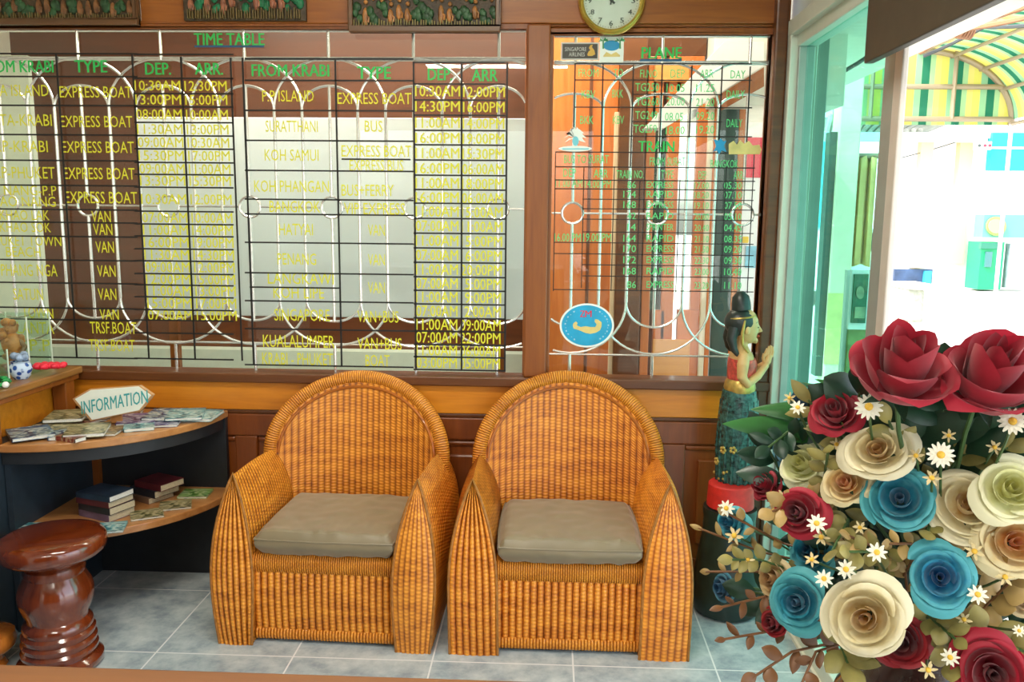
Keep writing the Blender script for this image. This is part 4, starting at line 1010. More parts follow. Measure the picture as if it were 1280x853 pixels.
b = MB(); b.ball((-.010, 0, .578), .055, 22, 16, (1.0, .92, .95)); b.ball((-.010, 0, .642), .031, 16, 10, (1, 1, 1.1)); b.tube([(-.008, 0, .622), (-.010, 0, .645), (-.012, 0, .668), (-.014, 0, .687)], [.034, .033, .029, .012], 14)
for q in (-1, 1): b.tube([(-.034, q*.024, .56), (-.044, q*.032, .52), (-.036, q*.042, .485), (-.020, q*.046, .462)], [.022, .018, .013, .006], 10)
o = b.build('hair', hair_m, root)
b = MB(); b.tube([(.050*math.cos(a)-.008, .047*math.sin(a), .597+.006*math.cos(a)) for a in [2*PI*i/28 for i in range(28)]], .0036, 8, closed=True)
for q in (-1, 1): b.tube([(-.004, q*.048, .59), (-.012, q*.052, .545), (-.010, q*.052, .505), (.012, q*.05, .475)], [.0036, .006, .005, .003], 8)
b.build('hair_band', gold_m, root)
b = MB(); loft(b, [(.001, .375, .046, .054), (.004, .40, .050, .059), (.005, .43, .051, .065), (.003, .450, .046, .066)]); b.build('bodice', red_m, root)
b = MB(); loft(b, [(0, .330, .052, .060), (0, .342, .056, .064), (0, .365, .052, .059), (0, .374, .046, .053)]); b.build('belt', gold_m, root)
b = MB(); b.lathe([(.062, 0), (.066, .02), (.070, .09), (.073, .16), (.072, .23), (.066, .29), (.058, .335), (.0001, .336)], 36)
for k in range(9):
    a = PI*(-1.0+.12*k); b.tube([(.066*math.cos(a), .066*math.sin(a), .0), (.072*math.cos(a+.03), .072*math.sin(a+.03), .14), (.062*math.cos(a), .062*math.sin(a), .30)], .006, 6)
b.build('robe', robe_m, root)
b = MB(); random.seed(5)
for k in range(26): a = random.uniform(0, 2*PI); b.ball((.074*math.cos(a), .074*math.sin(a), random.uniform(.012, .05)), random.uniform(.004, .007), 7, 5)
for k in range(10):
    a = random.uniform(0, 2*PI); z_ = random.uniform(.05, .13)
    for j in range(5): b.ball(((.077)*math.cos(a+.11*math.cos(j*1.26)), .077*math.sin(a+.11*math.cos(j*1.26)), z_+.009*math.sin(j*1.26)), .006, 7, 5)
b.build('gold_garland', gold_m, root)

# ================================================================ FLOWERS
def rose_mesh(seed, openness=1.0, tall=1.0, point=0.0):
    random.seed(seed); b = MB()
    rings = [(2, .13, .74, 220), (3, .30, .77, 165), (4, .54, .72, 130), (4, .80, .58, 118), (5, 1.0, .42, 104)]
    k0 = random.uniform(0, 6)
    for n, R_, H_, wdeg in rings:
        R2 = R_*openness if R_ > .5 else R_
        for i in range(n):
            a0 = 2*PI*i/n + k0 + random.uniform(-.22, .22); wd = math.radians(wdeg)*(.9+.25*random.random()); hh = H_*tall*(.90+.2*random.random()); rr = R2*(.90+.2*random.random())
            curl = .20*R_*R_*random.uniform(.3, 1.5); rows = []; ph = random.uniform(0, 6); tw = random.uniform(-.12, .12)
            for p in range(11):
                v = p/10; row = []
                for q in range(11):
                    u = -1+2*q/10
                    lim = 1-.16*abs(u)**3.2-point*.16*abs(u)
                    vv = v*lim
                    wv = wd*(.30+.70*math.sin(min(1, vv*1.3)*PI/2))
                    ang = a0+u*wv/2+tw*vv
                    rad = .05+(rr-.05)*(math.sin(min(1, vv*1.12)*PI/2)**.75) + .05*u*R_**.5
                    e = max(0, (vv-.74)/.26)
                    rad += curl*e*e*(1.1 if R_ > .5 else .2)
                    z = hh*(vv**1.35) - curl*1.3*e**2.4 + .028*R_*math.sin(u*3.4+ph)*vv*vv
                    row.append((rad*math.cos(ang), rad*math.sin(ang), z))
                rows.append(row)
            b.grid(rows)
        k0 += .55+.1*n
    bmesh.ops.recalc_face_normals(b.bm, faces=b.bm.faces)
    me = bpy.data.meshes.new('petals'); b.bm.to_mesh(me); b.bm.free()
    me.polygons.foreach_set('use_smooth', [True]*len(me.polygons)); return me
def sepal_mesh():
    b = MB()
    b.lathe([(.05, -.14), (.12, -.10), (.15, -.04), (.13, .02)], 10)
    for i in range(5):
        a = 2*PI*i/5; d = Vector((math.cos(a), math.sin(a), 0)); n = Vector((-d.y, d.x, 0)); rows = []
        for p in range(6):
            v = p/5; w_ = .12*math.sin(PI*min(1, .2+v*.8)); c = d*(.10+.62*v)+Vector((0, 0, -.05+.10*v-.16*v*v)); rows.append([c-n*w_, c+Vector((0, 0, -.02)), c+n*w_])
        b.grid(rows)
    me = bpy.data.meshes.new('sepals'); b.bm.to_mesh(me); b.bm.free(); me.polygons.foreach_set('use_smooth', [True]*len(me.polygons)); return me
PM = [rose_mesh(1, .96), rose_mesh(2, 1.0), rose_mesh(3, .88, 1.15), rose_mesh(4, .84, 1.3), rose_mesh(11, .86, 2.05, 1.0), rose_mesh(12, .9, 1.9, 1.0)]
SM = sepal_mesh()
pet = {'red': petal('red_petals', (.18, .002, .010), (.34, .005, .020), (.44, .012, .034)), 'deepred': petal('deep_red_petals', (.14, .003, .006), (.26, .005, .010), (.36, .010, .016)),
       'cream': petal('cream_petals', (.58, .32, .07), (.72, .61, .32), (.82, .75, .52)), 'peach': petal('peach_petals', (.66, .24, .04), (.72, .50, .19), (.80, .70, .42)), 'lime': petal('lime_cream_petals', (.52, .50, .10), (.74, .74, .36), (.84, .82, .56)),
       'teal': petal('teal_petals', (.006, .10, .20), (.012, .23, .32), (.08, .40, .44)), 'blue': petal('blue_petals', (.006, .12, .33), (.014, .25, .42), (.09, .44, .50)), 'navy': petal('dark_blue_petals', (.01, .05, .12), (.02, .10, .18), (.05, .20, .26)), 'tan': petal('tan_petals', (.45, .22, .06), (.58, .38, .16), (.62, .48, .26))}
stem_m = plain('green_stem', (.05, .11, .03), .5, var=.3); leaf_d = plain('dark_green_leaf', (.012, .045, .022), .4, var=.4, scale=30); leaf_o = plain('olive_leaf', (.26, .22, .06), .5, var=.35, scale=30)
leaf_t = plain('tan_leaf', (.36, .235, .075), .5, var=.3, scale=30); leaf_b = plain('brown_leaf', (.15, .060, .018), .5, var=.35, scale=30); leaf_g = plain('fresh_green_blade', (.03, .14, .03), .35, var=.4, scale=15)
daisy_w = plain('daisy_white', (.82, .80, .66), .6, var=.06); daisy_c = plain('daisy_cream', (.66, .54, .28), .6, var=.15); daisy_y = plain('daisy_heart', (.75, .45, .04), .6, var=.2)
VASE = Vector((.455, .95, .93))
CAMP = Vector((0, 0, EYE))
def stem_path(p, ax, down=None):
    e = down or VASE+Vector((random.uniform(-.03, .03), random.uniform(-.03, .03), random.uniform(-.03, .0)))
    q1 = p-ax*.05; out = []
    for i in range(7):
        t = i/6; out.append(p*(1-t)**3 + q1*3*t*(1-t)**2 + (e+Vector((0, 0, .06)))*3*t*t*(1-t) + e*t**3)
    return out
def frame_to(ax, spin):
    return ax.to_track_quat('Z', 'Y') @ Quaternion((0, 0, 1), spin)
def rose(px, py, dia, col, Y, label, tilt=(0, 0, 0), var=0, up=0.0, spin=None, group='roses in the bouquet', axis=None, back=.36):
    random.seed(int(px*7+py)); c = at(px, py, Y=Y); R_ = dia/2/FPX*(Y+.03)*.97
    ax = ((CAMP-c).normalized()*.8 + (c-VASE).normalized()*.45 + Vector(tilt) + Vector((0, 0, up))).normalized()
    if axis: ax = Vector(axis).normalized()
    base = c-ax*R_*back
    root = empty('rose', base); root.rotation_mode = 'QUATERNION'; root.rotation_quaternion = frame_to(ax, random.uniform(0, 6) if spin is None else spin)
    tag(root, label, 'rose', group)
    sq = (random.uniform(.86, 1.04), random.uniform(.92, 1.06), random.uniform(.95, 1.2))
    for nm, me, mt in (('petals', PM[var], pet[col]), ('sepals', SM, leaf_d)):
        m2 = me.copy() if nm == 'petals' else me
        m2.materials.clear(); m2.materials.append(mt)
        o = bpy.data.objects.new(nm, m2); COL.objects.link(o); o.parent = root; o.scale = (R_*sq[0], R_*sq[1], R_*sq[2])
    P = stem_path(base-ax*R_*.12, ax)
    b = MB(); b.tube(P, .0022, 6); o = b.build('stem', stem_m); o.parent = root; o.matrix_parent_inverse = (Matrix.Translation(base) @ root.rotation_quaternion.to_matrix().to_4x4()).inverted()
    return root
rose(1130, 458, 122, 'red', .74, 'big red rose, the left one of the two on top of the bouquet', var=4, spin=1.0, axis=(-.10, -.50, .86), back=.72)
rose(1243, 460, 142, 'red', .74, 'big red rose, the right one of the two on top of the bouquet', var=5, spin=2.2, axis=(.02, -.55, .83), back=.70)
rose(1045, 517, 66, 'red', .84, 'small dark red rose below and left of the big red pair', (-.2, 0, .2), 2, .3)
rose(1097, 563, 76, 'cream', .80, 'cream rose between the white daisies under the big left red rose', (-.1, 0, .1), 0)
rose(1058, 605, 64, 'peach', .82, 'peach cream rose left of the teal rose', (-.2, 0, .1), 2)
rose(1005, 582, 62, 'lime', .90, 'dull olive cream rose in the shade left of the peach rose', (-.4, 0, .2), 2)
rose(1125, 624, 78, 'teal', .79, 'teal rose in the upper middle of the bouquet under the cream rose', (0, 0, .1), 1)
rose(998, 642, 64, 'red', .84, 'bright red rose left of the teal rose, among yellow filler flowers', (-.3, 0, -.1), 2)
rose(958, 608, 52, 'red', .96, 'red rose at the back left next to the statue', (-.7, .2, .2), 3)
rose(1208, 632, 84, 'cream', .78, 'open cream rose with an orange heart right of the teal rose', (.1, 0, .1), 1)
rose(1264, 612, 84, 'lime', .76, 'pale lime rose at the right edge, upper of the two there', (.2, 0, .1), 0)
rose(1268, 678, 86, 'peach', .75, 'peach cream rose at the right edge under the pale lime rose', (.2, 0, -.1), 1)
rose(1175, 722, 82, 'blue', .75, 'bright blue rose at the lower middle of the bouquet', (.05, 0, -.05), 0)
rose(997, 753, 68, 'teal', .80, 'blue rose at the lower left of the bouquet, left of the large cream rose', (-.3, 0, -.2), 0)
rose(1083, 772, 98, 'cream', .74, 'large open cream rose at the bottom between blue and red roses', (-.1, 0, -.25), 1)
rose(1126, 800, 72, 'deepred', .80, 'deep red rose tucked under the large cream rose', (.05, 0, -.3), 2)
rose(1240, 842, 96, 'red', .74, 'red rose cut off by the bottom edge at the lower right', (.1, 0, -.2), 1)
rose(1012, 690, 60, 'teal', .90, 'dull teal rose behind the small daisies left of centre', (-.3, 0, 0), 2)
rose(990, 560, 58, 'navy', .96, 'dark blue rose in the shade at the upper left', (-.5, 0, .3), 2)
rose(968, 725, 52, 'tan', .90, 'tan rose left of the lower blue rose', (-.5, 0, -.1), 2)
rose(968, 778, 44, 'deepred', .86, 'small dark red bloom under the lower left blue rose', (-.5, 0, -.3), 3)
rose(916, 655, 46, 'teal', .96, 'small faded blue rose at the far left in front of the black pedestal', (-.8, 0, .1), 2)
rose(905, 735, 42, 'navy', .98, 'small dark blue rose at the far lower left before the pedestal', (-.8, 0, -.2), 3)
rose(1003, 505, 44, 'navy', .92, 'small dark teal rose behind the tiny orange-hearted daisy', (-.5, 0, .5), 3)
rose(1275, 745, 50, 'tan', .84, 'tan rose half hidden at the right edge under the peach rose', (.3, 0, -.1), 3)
# daisies
def daisy_mesh(seed, n=14):
    random.seed(seed); b = MB()
    for rg, k, zz in ((1.0, n, 0), (.78, n-3, .10)):
        for i in range(k):
            a = 2*PI*i/k+rg; d = Vector((math.cos(a), math.sin(a), 0)); nn = Vector((-d.y, d.x, 0)); rows = []
            for p in range(5):
                v = p/4; w_ = .16*math.sin(PI*(.18+.72*v)); c = d*(.15+.85*v)*rg+Vector((0, 0, zz+.28*v-.20*v*v+random.uniform(-.03, .03)))
                rows.append([c-nn*w_, c+Vector((0, 0, -.04)), c+nn*w_])
            b.grid(rows)
    me = bpy.data.meshes.new('daisy_petals'); b.bm.to_mesh(me); b.bm.free(); me.polygons.foreach_set('use_smooth', [True]*len(me.polygons)); return me
def heart_mesh():
    b = MB(); b.ball((0, 0, .16), .30, 10, 6, (1, 1, .6)); me = bpy.data.meshes.new('daisy_heart'); b.bm.to_mesh(me); b.bm.free(); me.materials.append(daisy_y); return me
DMW = [daisy_mesh(1), daisy_mesh(2, 9)]; DMW[0].materials.append(daisy_w); DMC = daisy_mesh(3, 6); DMC.materials.append(daisy_c); DMW[1].materials.append(daisy_w); HM = heart_mesh()
def daisy(px, py, dia, Y, kind, label, group=None):
    random.seed(int(px*3+py*5)); c = at(px, py, Y=Y); R_ = dia/2/FPX*Y
    ax = ((CAMP-c).normalized() + (c-VASE).normalized()*.4 + Vector((random.uniform(-.3, .3), 0, random.uniform(-.2, .3)))).normalized()
    root = empty('daisy', c); root.rotation_mode = 'QUATERNION'; root.rotation_quaternion = frame_to(ax, random.uniform(0, 6)); tag(root, label, 'daisy', group)
    for nm, me in (('petals', (DMW[0], DMW[1], DMC)[kind]), ('heart', HM)):
        o = bpy.data.objects.new(nm, me); COL.objects.link(o); o.parent = root; o.scale = (R_, R_, R_)
    b = MB(); b.tube(stem_path(c-ax*R_*.1, ax), .0013, 5); o = b.build('stem', stem_m); o.parent = root; o.matrix_parent_inverse = (Matrix.Translation(c) @ root.rotation_quaternion.to_matrix().to_4x4()).inverted()
for px_, py_, d_, Y_, k_, lb in ((1086, 509, 34, .76, 0, 'white daisy right of the small dark red rose'), (1176, 569, 33, .74, 0, 'white daisy in the middle under the big red pair'), (1266, 527, 34, .72, 0, 'white daisy near the right edge under the big right red rose'),
        (997, 510, 20, .84, 1, 'tiny white daisy beside the long green blade'), (987, 498, 16, .88, 2, 'tiny cream daisy at the very top left of the bouquet'), (1021, 655, 26, .78, 1, 'white daisy just right of the bright red rose'),
        (1027, 672, 22, .80, 2, 'cream daisy under the one beside the bright red rose'), (1096, 691, 26, .74, 1, 'white daisy with yellow heart right of centre, above the large cream rose'), (1058, 712, 26, .74, 1, 'white daisy with yellow heart above the large cream rose'),
        (1030, 724, 24, .76, 1, 'white daisy right of the lower left blue rose'), (1015, 700, 20, .78, 2, 'cream daisy above the lower left blue rose'), (1222, 744, 26, .73, 1, 'white daisy right of the bright blue rose'), (1145, 570, 20, .78, 2, 'cream daisy left of the white daisy in the middle'),
        (1165, 598, 22, .76, 2, 'small peach daisy right above the teal rose'), (1218, 690, 24, .75, 2, 'cream filler bloom under the open cream rose'), (1256, 722, 24, .74, 2, 'cream filler bloom under the right peach rose'), (1274, 789, 16, .72, 1, 'tiny white daisy at the right edge low down'),
        (1188, 822, 24, .73, 1, 'white daisy hanging left of the cut-off red rose'), (1160, 838, 24, .74, 2, 'cream daisy at the bottom left of the cut-off red rose'), (908, 636, 22, .92, 1, 'white daisy with yellow heart in front of the pedestal red cloth'), (918, 670, 24, .93, 2, 'cream daisy upon the faded blue rose at the far left'),
        (968, 640, 26, .86, 2, 'tan daisy left of the bright red rose'), (980, 622, 22, .86, 2, 'tan daisy above left of the bright red rose'), (1046, 556, 18, .84, 2, 'pale filler bloom left of the cream rose'), (1186, 545, 18, .78, 2, 'pale filler bloom just below the big red pair'), (935, 700, 18, .9, 2, 'tan filler bloom left of the dull teal rose'),
        (1075, 660, 18, .8, 2, 'olive filler bloom below the teal rose'), (1243, 560, 20, .78, 2, 'olive filler bloom above the pale lime rose'), (1205, 775, 20, .76, 2, 'olive filler bloom below the bright blue rose')):
    daisy(px_, py_, d_, Y_, k_, lb)
# leaf sprigs
def blade(b, base, tip, wd, up, bend=.15, n=8):
    base, tip = Vector(base), Vector(tip); d = tip-base; L = d.length; d = d/L; s = d.cross(Vector(up)).normalized(); u = s.cross(d); rows = []
    for i in range(n+1):
        t = i/n; w_ = wd/2*(math.sin(PI*min(1, (.06+.94*t)))**.8 if t < 1 else .02); c = base+d*L*t+u*L*bend*math.sin(PI*t)
        rows.append([c-s*w_-u*w_*.25, c-s*w_*.5, c+u*w_*.12*0, c+s*w_*.5, c+s*w_-u*w_*.25])
    b.grid(rows)
def sprig(name, pts, n, ln, wd, mat, label, seed, cat='leaf sprig', group=None, stem=.0014):
    """pts: sight points (px,py,Y) from the vase end to the tip"""
    random.seed(seed); P = [at(x, y, Y=Y) for x, y, Y in pts]; root = empty(name, P[0]); tag(root, label, cat, group); P = [p-P[0] for p in P]
    S = []
    for i in range(len(P)-1):
        for k in range(6): S.append(P[i].lerp(P[i+1], k/6))
    S.append(P[-1]); b = MB(); b.tube(S, stem, 6); b.build('stem', stem_m if mat not in (leaf_b, leaf_t) else leaf_b, root)
    b = MB(); view = (CAMP-root.location).normalized()
    for i in range(n):
        t = (i+.7)/n; f = t*(len(S)-1); k = min(len(S)-2, int(f)); p = S[k].lerp(S[k+1], f-k); d = (S[k+1]-S[k]).normalized()
        s = d.cross(view).normalized()*(1 if i % 2 else -1)
        dr = (d*.6+s*.9+view*random.uniform(-.3, .5)).normalized() if i < n-1 else d
        l_ = ln*(.75+.5*random.random())
        blade(b, p, p+dr*l_, wd*(.8+.4*random.random()), (view+Vector((random.uniform(-.5, .5), 0, random.uniform(-.5, .5)))).normalized(), .08)
    b.build('leaves', mat, root); return root
SP = [([(1060, 700, .92), (980, 560, .94), (905, 528, .92)], 0, 0, 0, None, '')]
b = None
root = empty('palm_frond', at(1040, 560, Y=.93)); tag(root, 'long dark green blade reaching left from the bouquet across the statue', 'leaf')
b = MB(); o0 = root.location
for a_, c_, wd in (((1045, 545, .93), (903, 530, .90), .030), ((1060, 520, .92), (938, 512, .92), .024), ((1075, 515, .90), (1002, 478, .88), .014), ((1090, 500, .86), (1018, 474, .86), .010)):
    p, q = at(a_[0], a_[1], Y=a_[2])-o0, at(c_[0], c_[1], Y=c_[2])-o0; blade(b, p, q, wd, (.1, -.8, .6), .05, 12)
b.build('fronds', leaf_g, root)
b = MB(); b.tube([Vector((0, 0, 0)), Vector((.02, .01, -.06)), VASE-o0+Vector((0, 0, -.02))], .002, 6); b.build('stem', stem_m, root)
SPR = [
 ([(1150, 690, .86), (1165, 640, .82), (1160, 665, .77)], 10, .022, .014, leaf_o, 'olive leaves between the teal and the open cream rose'),
 ([(1050, 640, .88), (1030, 600, .86), (1035, 565, .82)], 10, .022, .014, leaf_o, 'olive leaves left of the peach rose top'),
 ([(1090, 720, .86), (1110, 690, .82), (1060, 690, .76)], 12, .020, .013, leaf_o, 'olive filler leaves above the large cream rose'),
 ([(1150, 810, .84), (1160, 770, .80), (1195, 800, .75)], 10, .022, .014, leaf_o, 'olive leaves right of the deep red rose'),
 ([(1010, 560, .92), (985, 540, .90), (960, 560, .88)], 9, .024, .014, leaf_d, 'dark green leaves left of the dull olive rose'),
 ([(1010, 720, .90), (950, 700, .90), (915, 700, .90)], 12, .016, .011, leaf_o, 'olive filler sprig left of the dull teal rose'),
 ([(1130, 700, .90), (1130, 560, .84), (1150, 480, .82)], 16, .060, .040, leaf_d, 'broad dark green leaves right under the left big red rose'),
 ([(1160, 700, .90), (1190, 570, .84), (1185, 490, .80)], 18, .060, .042, leaf_d, 'broad dark green leaves between the two big red roses'),
 ([(1200, 700, .90), (1245, 580, .84), (1250, 500, .80)], 16, .060, .040, leaf_d, 'broad dark green leaves right under the right big red rose'),
 ([(1090, 690, .92), (1060, 560, .90), (1075, 490, .84)], 14, .055, .036, leaf_d, 'broad dark green leaves left of the big red pair'),
 ([(1090, 740, .88), (1040, 560, .92), (1100, 520, .88)], 14, .045, .026, leaf_d, 'dark green leaf sprig in the shade below the big red roses'),
 ([(1110, 740, .90), (1160, 600, .92), (1190, 520, .86)], 16, .050, .030, leaf_d, 'dark green leaf sprig directly under the big red pair'),
 ([(1130, 740, .90), (1220, 610, .92), (1270, 540, .86)], 14, .048, .028, leaf_d, 'dark green leaf sprig under the big right red rose'),
 ([(1080, 760, .92), (1000, 640, .96), (960, 560, .96)], 14, .045, .026, leaf_d, 'dark green leaf sprig at the upper left back of the bouquet'),
 ([(1120, 780, .88), (1060, 690, .9), (1040, 640, .88)], 14, .045, .028, leaf_d, 'dark green leaf sprig behind the teal rose'),
 ([(1130, 790, .88), (1200, 770, .9), (1280, 780, .86)], 14, .045, .028, leaf_d, 'dark green leaf sprig low on the right'),
 ([(1130, 790, .88), (1180, 690, .9), (1240, 680, .88)], 14, .045, .028, leaf_d, 'dark green leaf sprig behind the bright blue rose'),
 ([(1100, 790, .9), (1020, 760, .94), (940, 740, .96)], 14, .04, .024, leaf_d, 'dark green leaf sprig behind the lower left roses'),
 ([(1140, 800, .84), (1130, 700, .84), (1060, 670, .78)], 12, .022, .012, leaf_t, 'tan leaf sprig left of the bright blue rose'),
 ([(1130, 720, .84), (1150, 680, .80), (1110, 680, .76)], 9, .018, .010, leaf_t, 'pale curled sprig under the teal rose'),
 ([(1170, 700, .84), (1200, 690, .80), (1240, 700, .76)], 10, .024, .020, leaf_t, 'rounded tan leaf sprig between the blue and the peach rose'),
 ([(1180, 790, .84), (1230, 760, .80), (1265, 725, .76)], 9, .026, .024, leaf_t, 'rounded tan leaf sprig right of the bright blue rose'),
 ([(1150, 800, .84), (1190, 790, .80), (1190, 830, .76)], 9, .024, .020, leaf_o, 'olive sprig hanging under the bright blue rose'),
 ([(1150, 640, .86), (1200, 570, .82), (1260, 560, .80)], 12, .030, .018, leaf_o, 'olive leaf sprig above the open cream rose'),
 ([(1150, 660, .88), (1210, 590, .84), (1230, 530, .82)], 10, .030, .016, leaf_o, 'olive leaf sprig rising to the big right red rose'),
 ([(1140, 640, .86), (1140, 590, .82), (1110, 525, .80)], 10, .026, .014, leaf_o, 'olive leaf sprig left of the middle daisy'),
 ([(1060, 680, .86), (1010, 620, .86), (965, 640, .84)], 12, .024, .014, leaf_t, 'yellow tan filler sprig over the bright red rose'),
 ([(1060, 700, .88), (980, 680, .92), (905, 640, .92)], 9, .016, .010, leaf_t, 'tan filler sprig reaching left to the red cloth'),
 ([(1040, 710, .90), (950, 690, .94), (872, 660, .96)], 7, .016, .008, leaf_t, 'thin tan sprig reaching far left before the wall'),
 ([(1040, 730, .90), (950, 715, .92), (882, 715, .94)], 7, .016, .008, leaf_t, 'thin tan sprig before the black pedestal'),
 ([(1040, 770, .88), (960, 745, .90), (900, 760, .88)], 9, .018, .009, leaf_b, 'brown leaf sprig left of the lower blue rose'),
 ([(1040, 780, .88), (960, 790, .88), (902, 800, .86)], 7, .017, .009, leaf_b, 'brown leaf twig reaching down left over the floor tiles'),
 ([(1060, 800, .86), (990, 815, .84), (940, 848, .82)], 6, .022, .014, leaf_b, 'dark brown leaf twig over the floor at the bottom left'),
 ([(1070, 800, .86), (1020, 815, .82), (1000, 860, .80)], 6, .022, .013, leaf_b, 'dark brown leaf twig hanging below the lower left blue rose'),
 ([(1080, 800, .84), (1050, 805, .80), (1060, 830, .78)], 8, .034, .020, leaf_o, 'olive leaves under the large cream rose'),
 ([(1060, 690, .88), (1060, 650, .84), (1040, 690, .78)], 10, .022, .016, leaf_o, 'olive filler sprig among the small daisies'),
 ([(1090, 660, .86), (1060, 560, .86), (1010, 500, .86)], 12, .026, .014, leaf_o, 'olive sprig climbing left of the cream rose'),
 ([(1180, 820, .82), (1230, 790, .78), (1280, 815, .76)], 10, .028, .018, leaf_o, 'olive sprig above the cut-off red rose'),
]
for i, (p_, n_, l_, w_, m_, lb) in enumerate(SPR): sprig('leaf_sprig', p_, n_, l_, w_, m_, lb, 100+i)
# vase on a slim stand
root = empty('dark_vase', (VASE.x, VASE.y, .62)); tag(root, 'dark brown vase holding the bouquet, mostly below the bottom edge', 'vase')
b = MB(); b.lathe([(.05, 0), (.06, .006), (.075, .05), (.098, .12), (.105, .18), (.095, .235), (.066, .275), (.050, .30), (.056, .325), (.066, .335), (.060, .335), (.046, .30), (.05, .2)], 40, caps=False); b.build('body', plain('dark_brown_glaze', (.035, .013, .010), .22, var=.4, coat=.4), root)
b = MB(); b.lathe([(.0001, .305), (.047, .306)], 24); b.build('moss', leaf_d, root)
root = empty('plant_stand', (VASE.x, VASE.y, 0)); tag(root, 'slim dark wooden stand carrying the vase beside the counter', 'stand')
b = MB(); b.lathe([(.13, .59), (.14, .60), (.135, .618), (.0001, .619)], 36); b.build('top', M['wood_dark'], root)
b = MB(); b.lathe([(.03, .02), (.035, .08), (.022, .2), (.028, .34), (.02, .45), (.035, .58), (.05, .59)], 24); b.build('column', M['wood_dark'], root)
b = MB(); b.lathe([(.15, 0), (.15, .015), (.06, .03), (.03, .04)], 36); b.build('base', M['wood_dark'], root)

# ================================================================ HANGING BOARD AND THE STREET
root = empty('hanging_board', (.80, 1.55, 1.82)); tag(root, 'plain dark brown board hanging inside the top of the open doorway', 'board')
brd = plain('brown_board_back', (.055, .040, .024), .55, var=.1)
b = MB(); b.box(-.012, .012, -.80, .66, 0, .50); b.build('panel', brd, root, bevel=.003, smooth=False)
b = MB()
for y in (-.5, .4): b.tube([(0, y, .50), (0, y, ZC-1.82)], .004, 6)
b.build('hanger', M['silver'], root)
struct(MB().box(XR+.1, 60, -30, 80, -.32, -.12).build('street_ground', plain('pale_concrete', (.62, .60, .54), .8, var=.06, scale=2), smooth=False))
struct(MB().box(-8, XR+.1, 4.46, 30, -.32, -.12).build('yard_ground', plain('pale_yard', (.60, .58, .52), .8, var=.06, scale=2), smooth=False))
struct(MB().box(XR+.09, 1.78, -1.5, 9, 2.235, 2.30).build('canopy_soffit', M['cream_wall'], smooth=False))
o = MB().box(1.115, 1.19, 3.75, 3.90, -.12, 2.235).build('glass_band_post', plain('grey_green_post', (.20, .27, .23), .5, var=.05), bevel=.004, smooth=False); tag(o, 'grey post added for the dark band in the green glass panel', 'post')  # added post, stands in for the dark upright band in the glass
# buildings across the street
bw = plain('sunlit_white_wall', (.82, .80, .74), .8, var=.03, scale=1); bc = plain('sunlit_cream_wall', (.62, .47, .26), .8, var=.05, scale=1)
bt = plain('turquoise_board', (.01, .36, .44), .5, var=.04); bg_ = plain('green_booth', (.004, .30, .11), .5, var=.05)
def px_box(b, x0, x1, y0, y1, Y, d, ground=None):
    p = at(x0, y1, Y=Y); q = at(x1, y0, Y=Y); b.box(p.x, q.x, Y, Y+d, ground if ground is not None else p.z, q.z)
root = empty('street_building', (9, 20, -.12)); tag(root, 'overexposed white and cream building across the street', 'building')
def add(name, mat, *boxes):
    b = MB()
    for q in boxes: px_box(b, *q)
    return keep(b.build(name, mat, None, smooth=False), root)
add('wall', bw, (1090, 1300, 168, 400, 20, 3, -.13)); add('column', bc, (1140, 1168, 175, 335, 19.8, .2), (1188, 1218, 175, 330, 19.8, .2)); add('cornice', bw, (1090, 1240, 160, 172, 19.5, .6))
add('dark_shopfront', plain('shop_shade', (.03, .06, .13), .5, var=.5, scale=3), (1117, 1166, 337, 358, 19.9, .15)); add('blue_shutter', plain('shop_blue', (.03, .30, .42), .5), (1155, 1165, 339, 356, 19.8, .1))
root = empty('green_bank_booth', (9.5, 19, -.12)); tag(root, 'green cash machine booth with a round sign band across the street', 'booth')
add('booth', bg_, (1222, 1256, 303, 362, 19, .6)); add('screen', plain('booth_screen', (.05, .16, .16), .2), (1231, 1241, 315, 334, 18.95, .1)); add('booth_header', plain('booth_header', (.02, .16, .10), .4), (1226, 1252, 304, 311, 18.95, .1))
add('sign_band', plain('mint_band', (.10, .34, .24), .5), (1228, 1300, 269, 297, 19, .4)); add('window', plain('booth_window', (.26, .34, .36), .3, var=.2, scale=8), (1258, 1300, 305, 360, 19, .2))
b = MB(); b.prism([at(p[0], p[1], Y=18.98) for p in ellipse(1244, 283, 12, 12, 28)], (0, -.06, 0)); keep(b.build('round_emblem', plain('pale_green_emblem', (.26, .40, .10), .5), None, smooth=False), root)
b = MB(); b.prism([at(p[0], p[1], Y=18.90) for p in ellipse(1244, 283, 9, 9, 28)], (0, -.03, 0)); keep(b.build('emblem_face', plain('emblem_face', (.40, .50, .16), .5), None, smooth=False), root)
root = empty('turquoise_billboard', (10, 21, 2)); tag(root, 'bright turquoise board high on the building at the right edge', 'billboard')
add('board', bt, (1237, 1300, 166, 213, 19.4, .2)); add('white_stripe', bw, (1237, 1300, 184, 186, 19.38, .02)); add('bracket', bw, (1236, 1240, 150, 214, 19.6, .3))
o = MB(); px_box(o, 1219, 1240, 177, 187, 19.3, .1); o = o.build('small_sign', bw, smooth=False); tag(o, 'tiny white sign with three red and dark dots left of the turquoise board', 'sign')
for k, (x_, m_) in enumerate(((1224, M['ink']), (1231, stk_red), (1237, stk_red))):
    b = MB(); b.prism([at(p[0], p[1], Y=19.29) for p in ellipse(x_, 182, 2, 2, 10)], (0, -.02, 0)); keep(b.build('dot', m_, None, smooth=False), o)
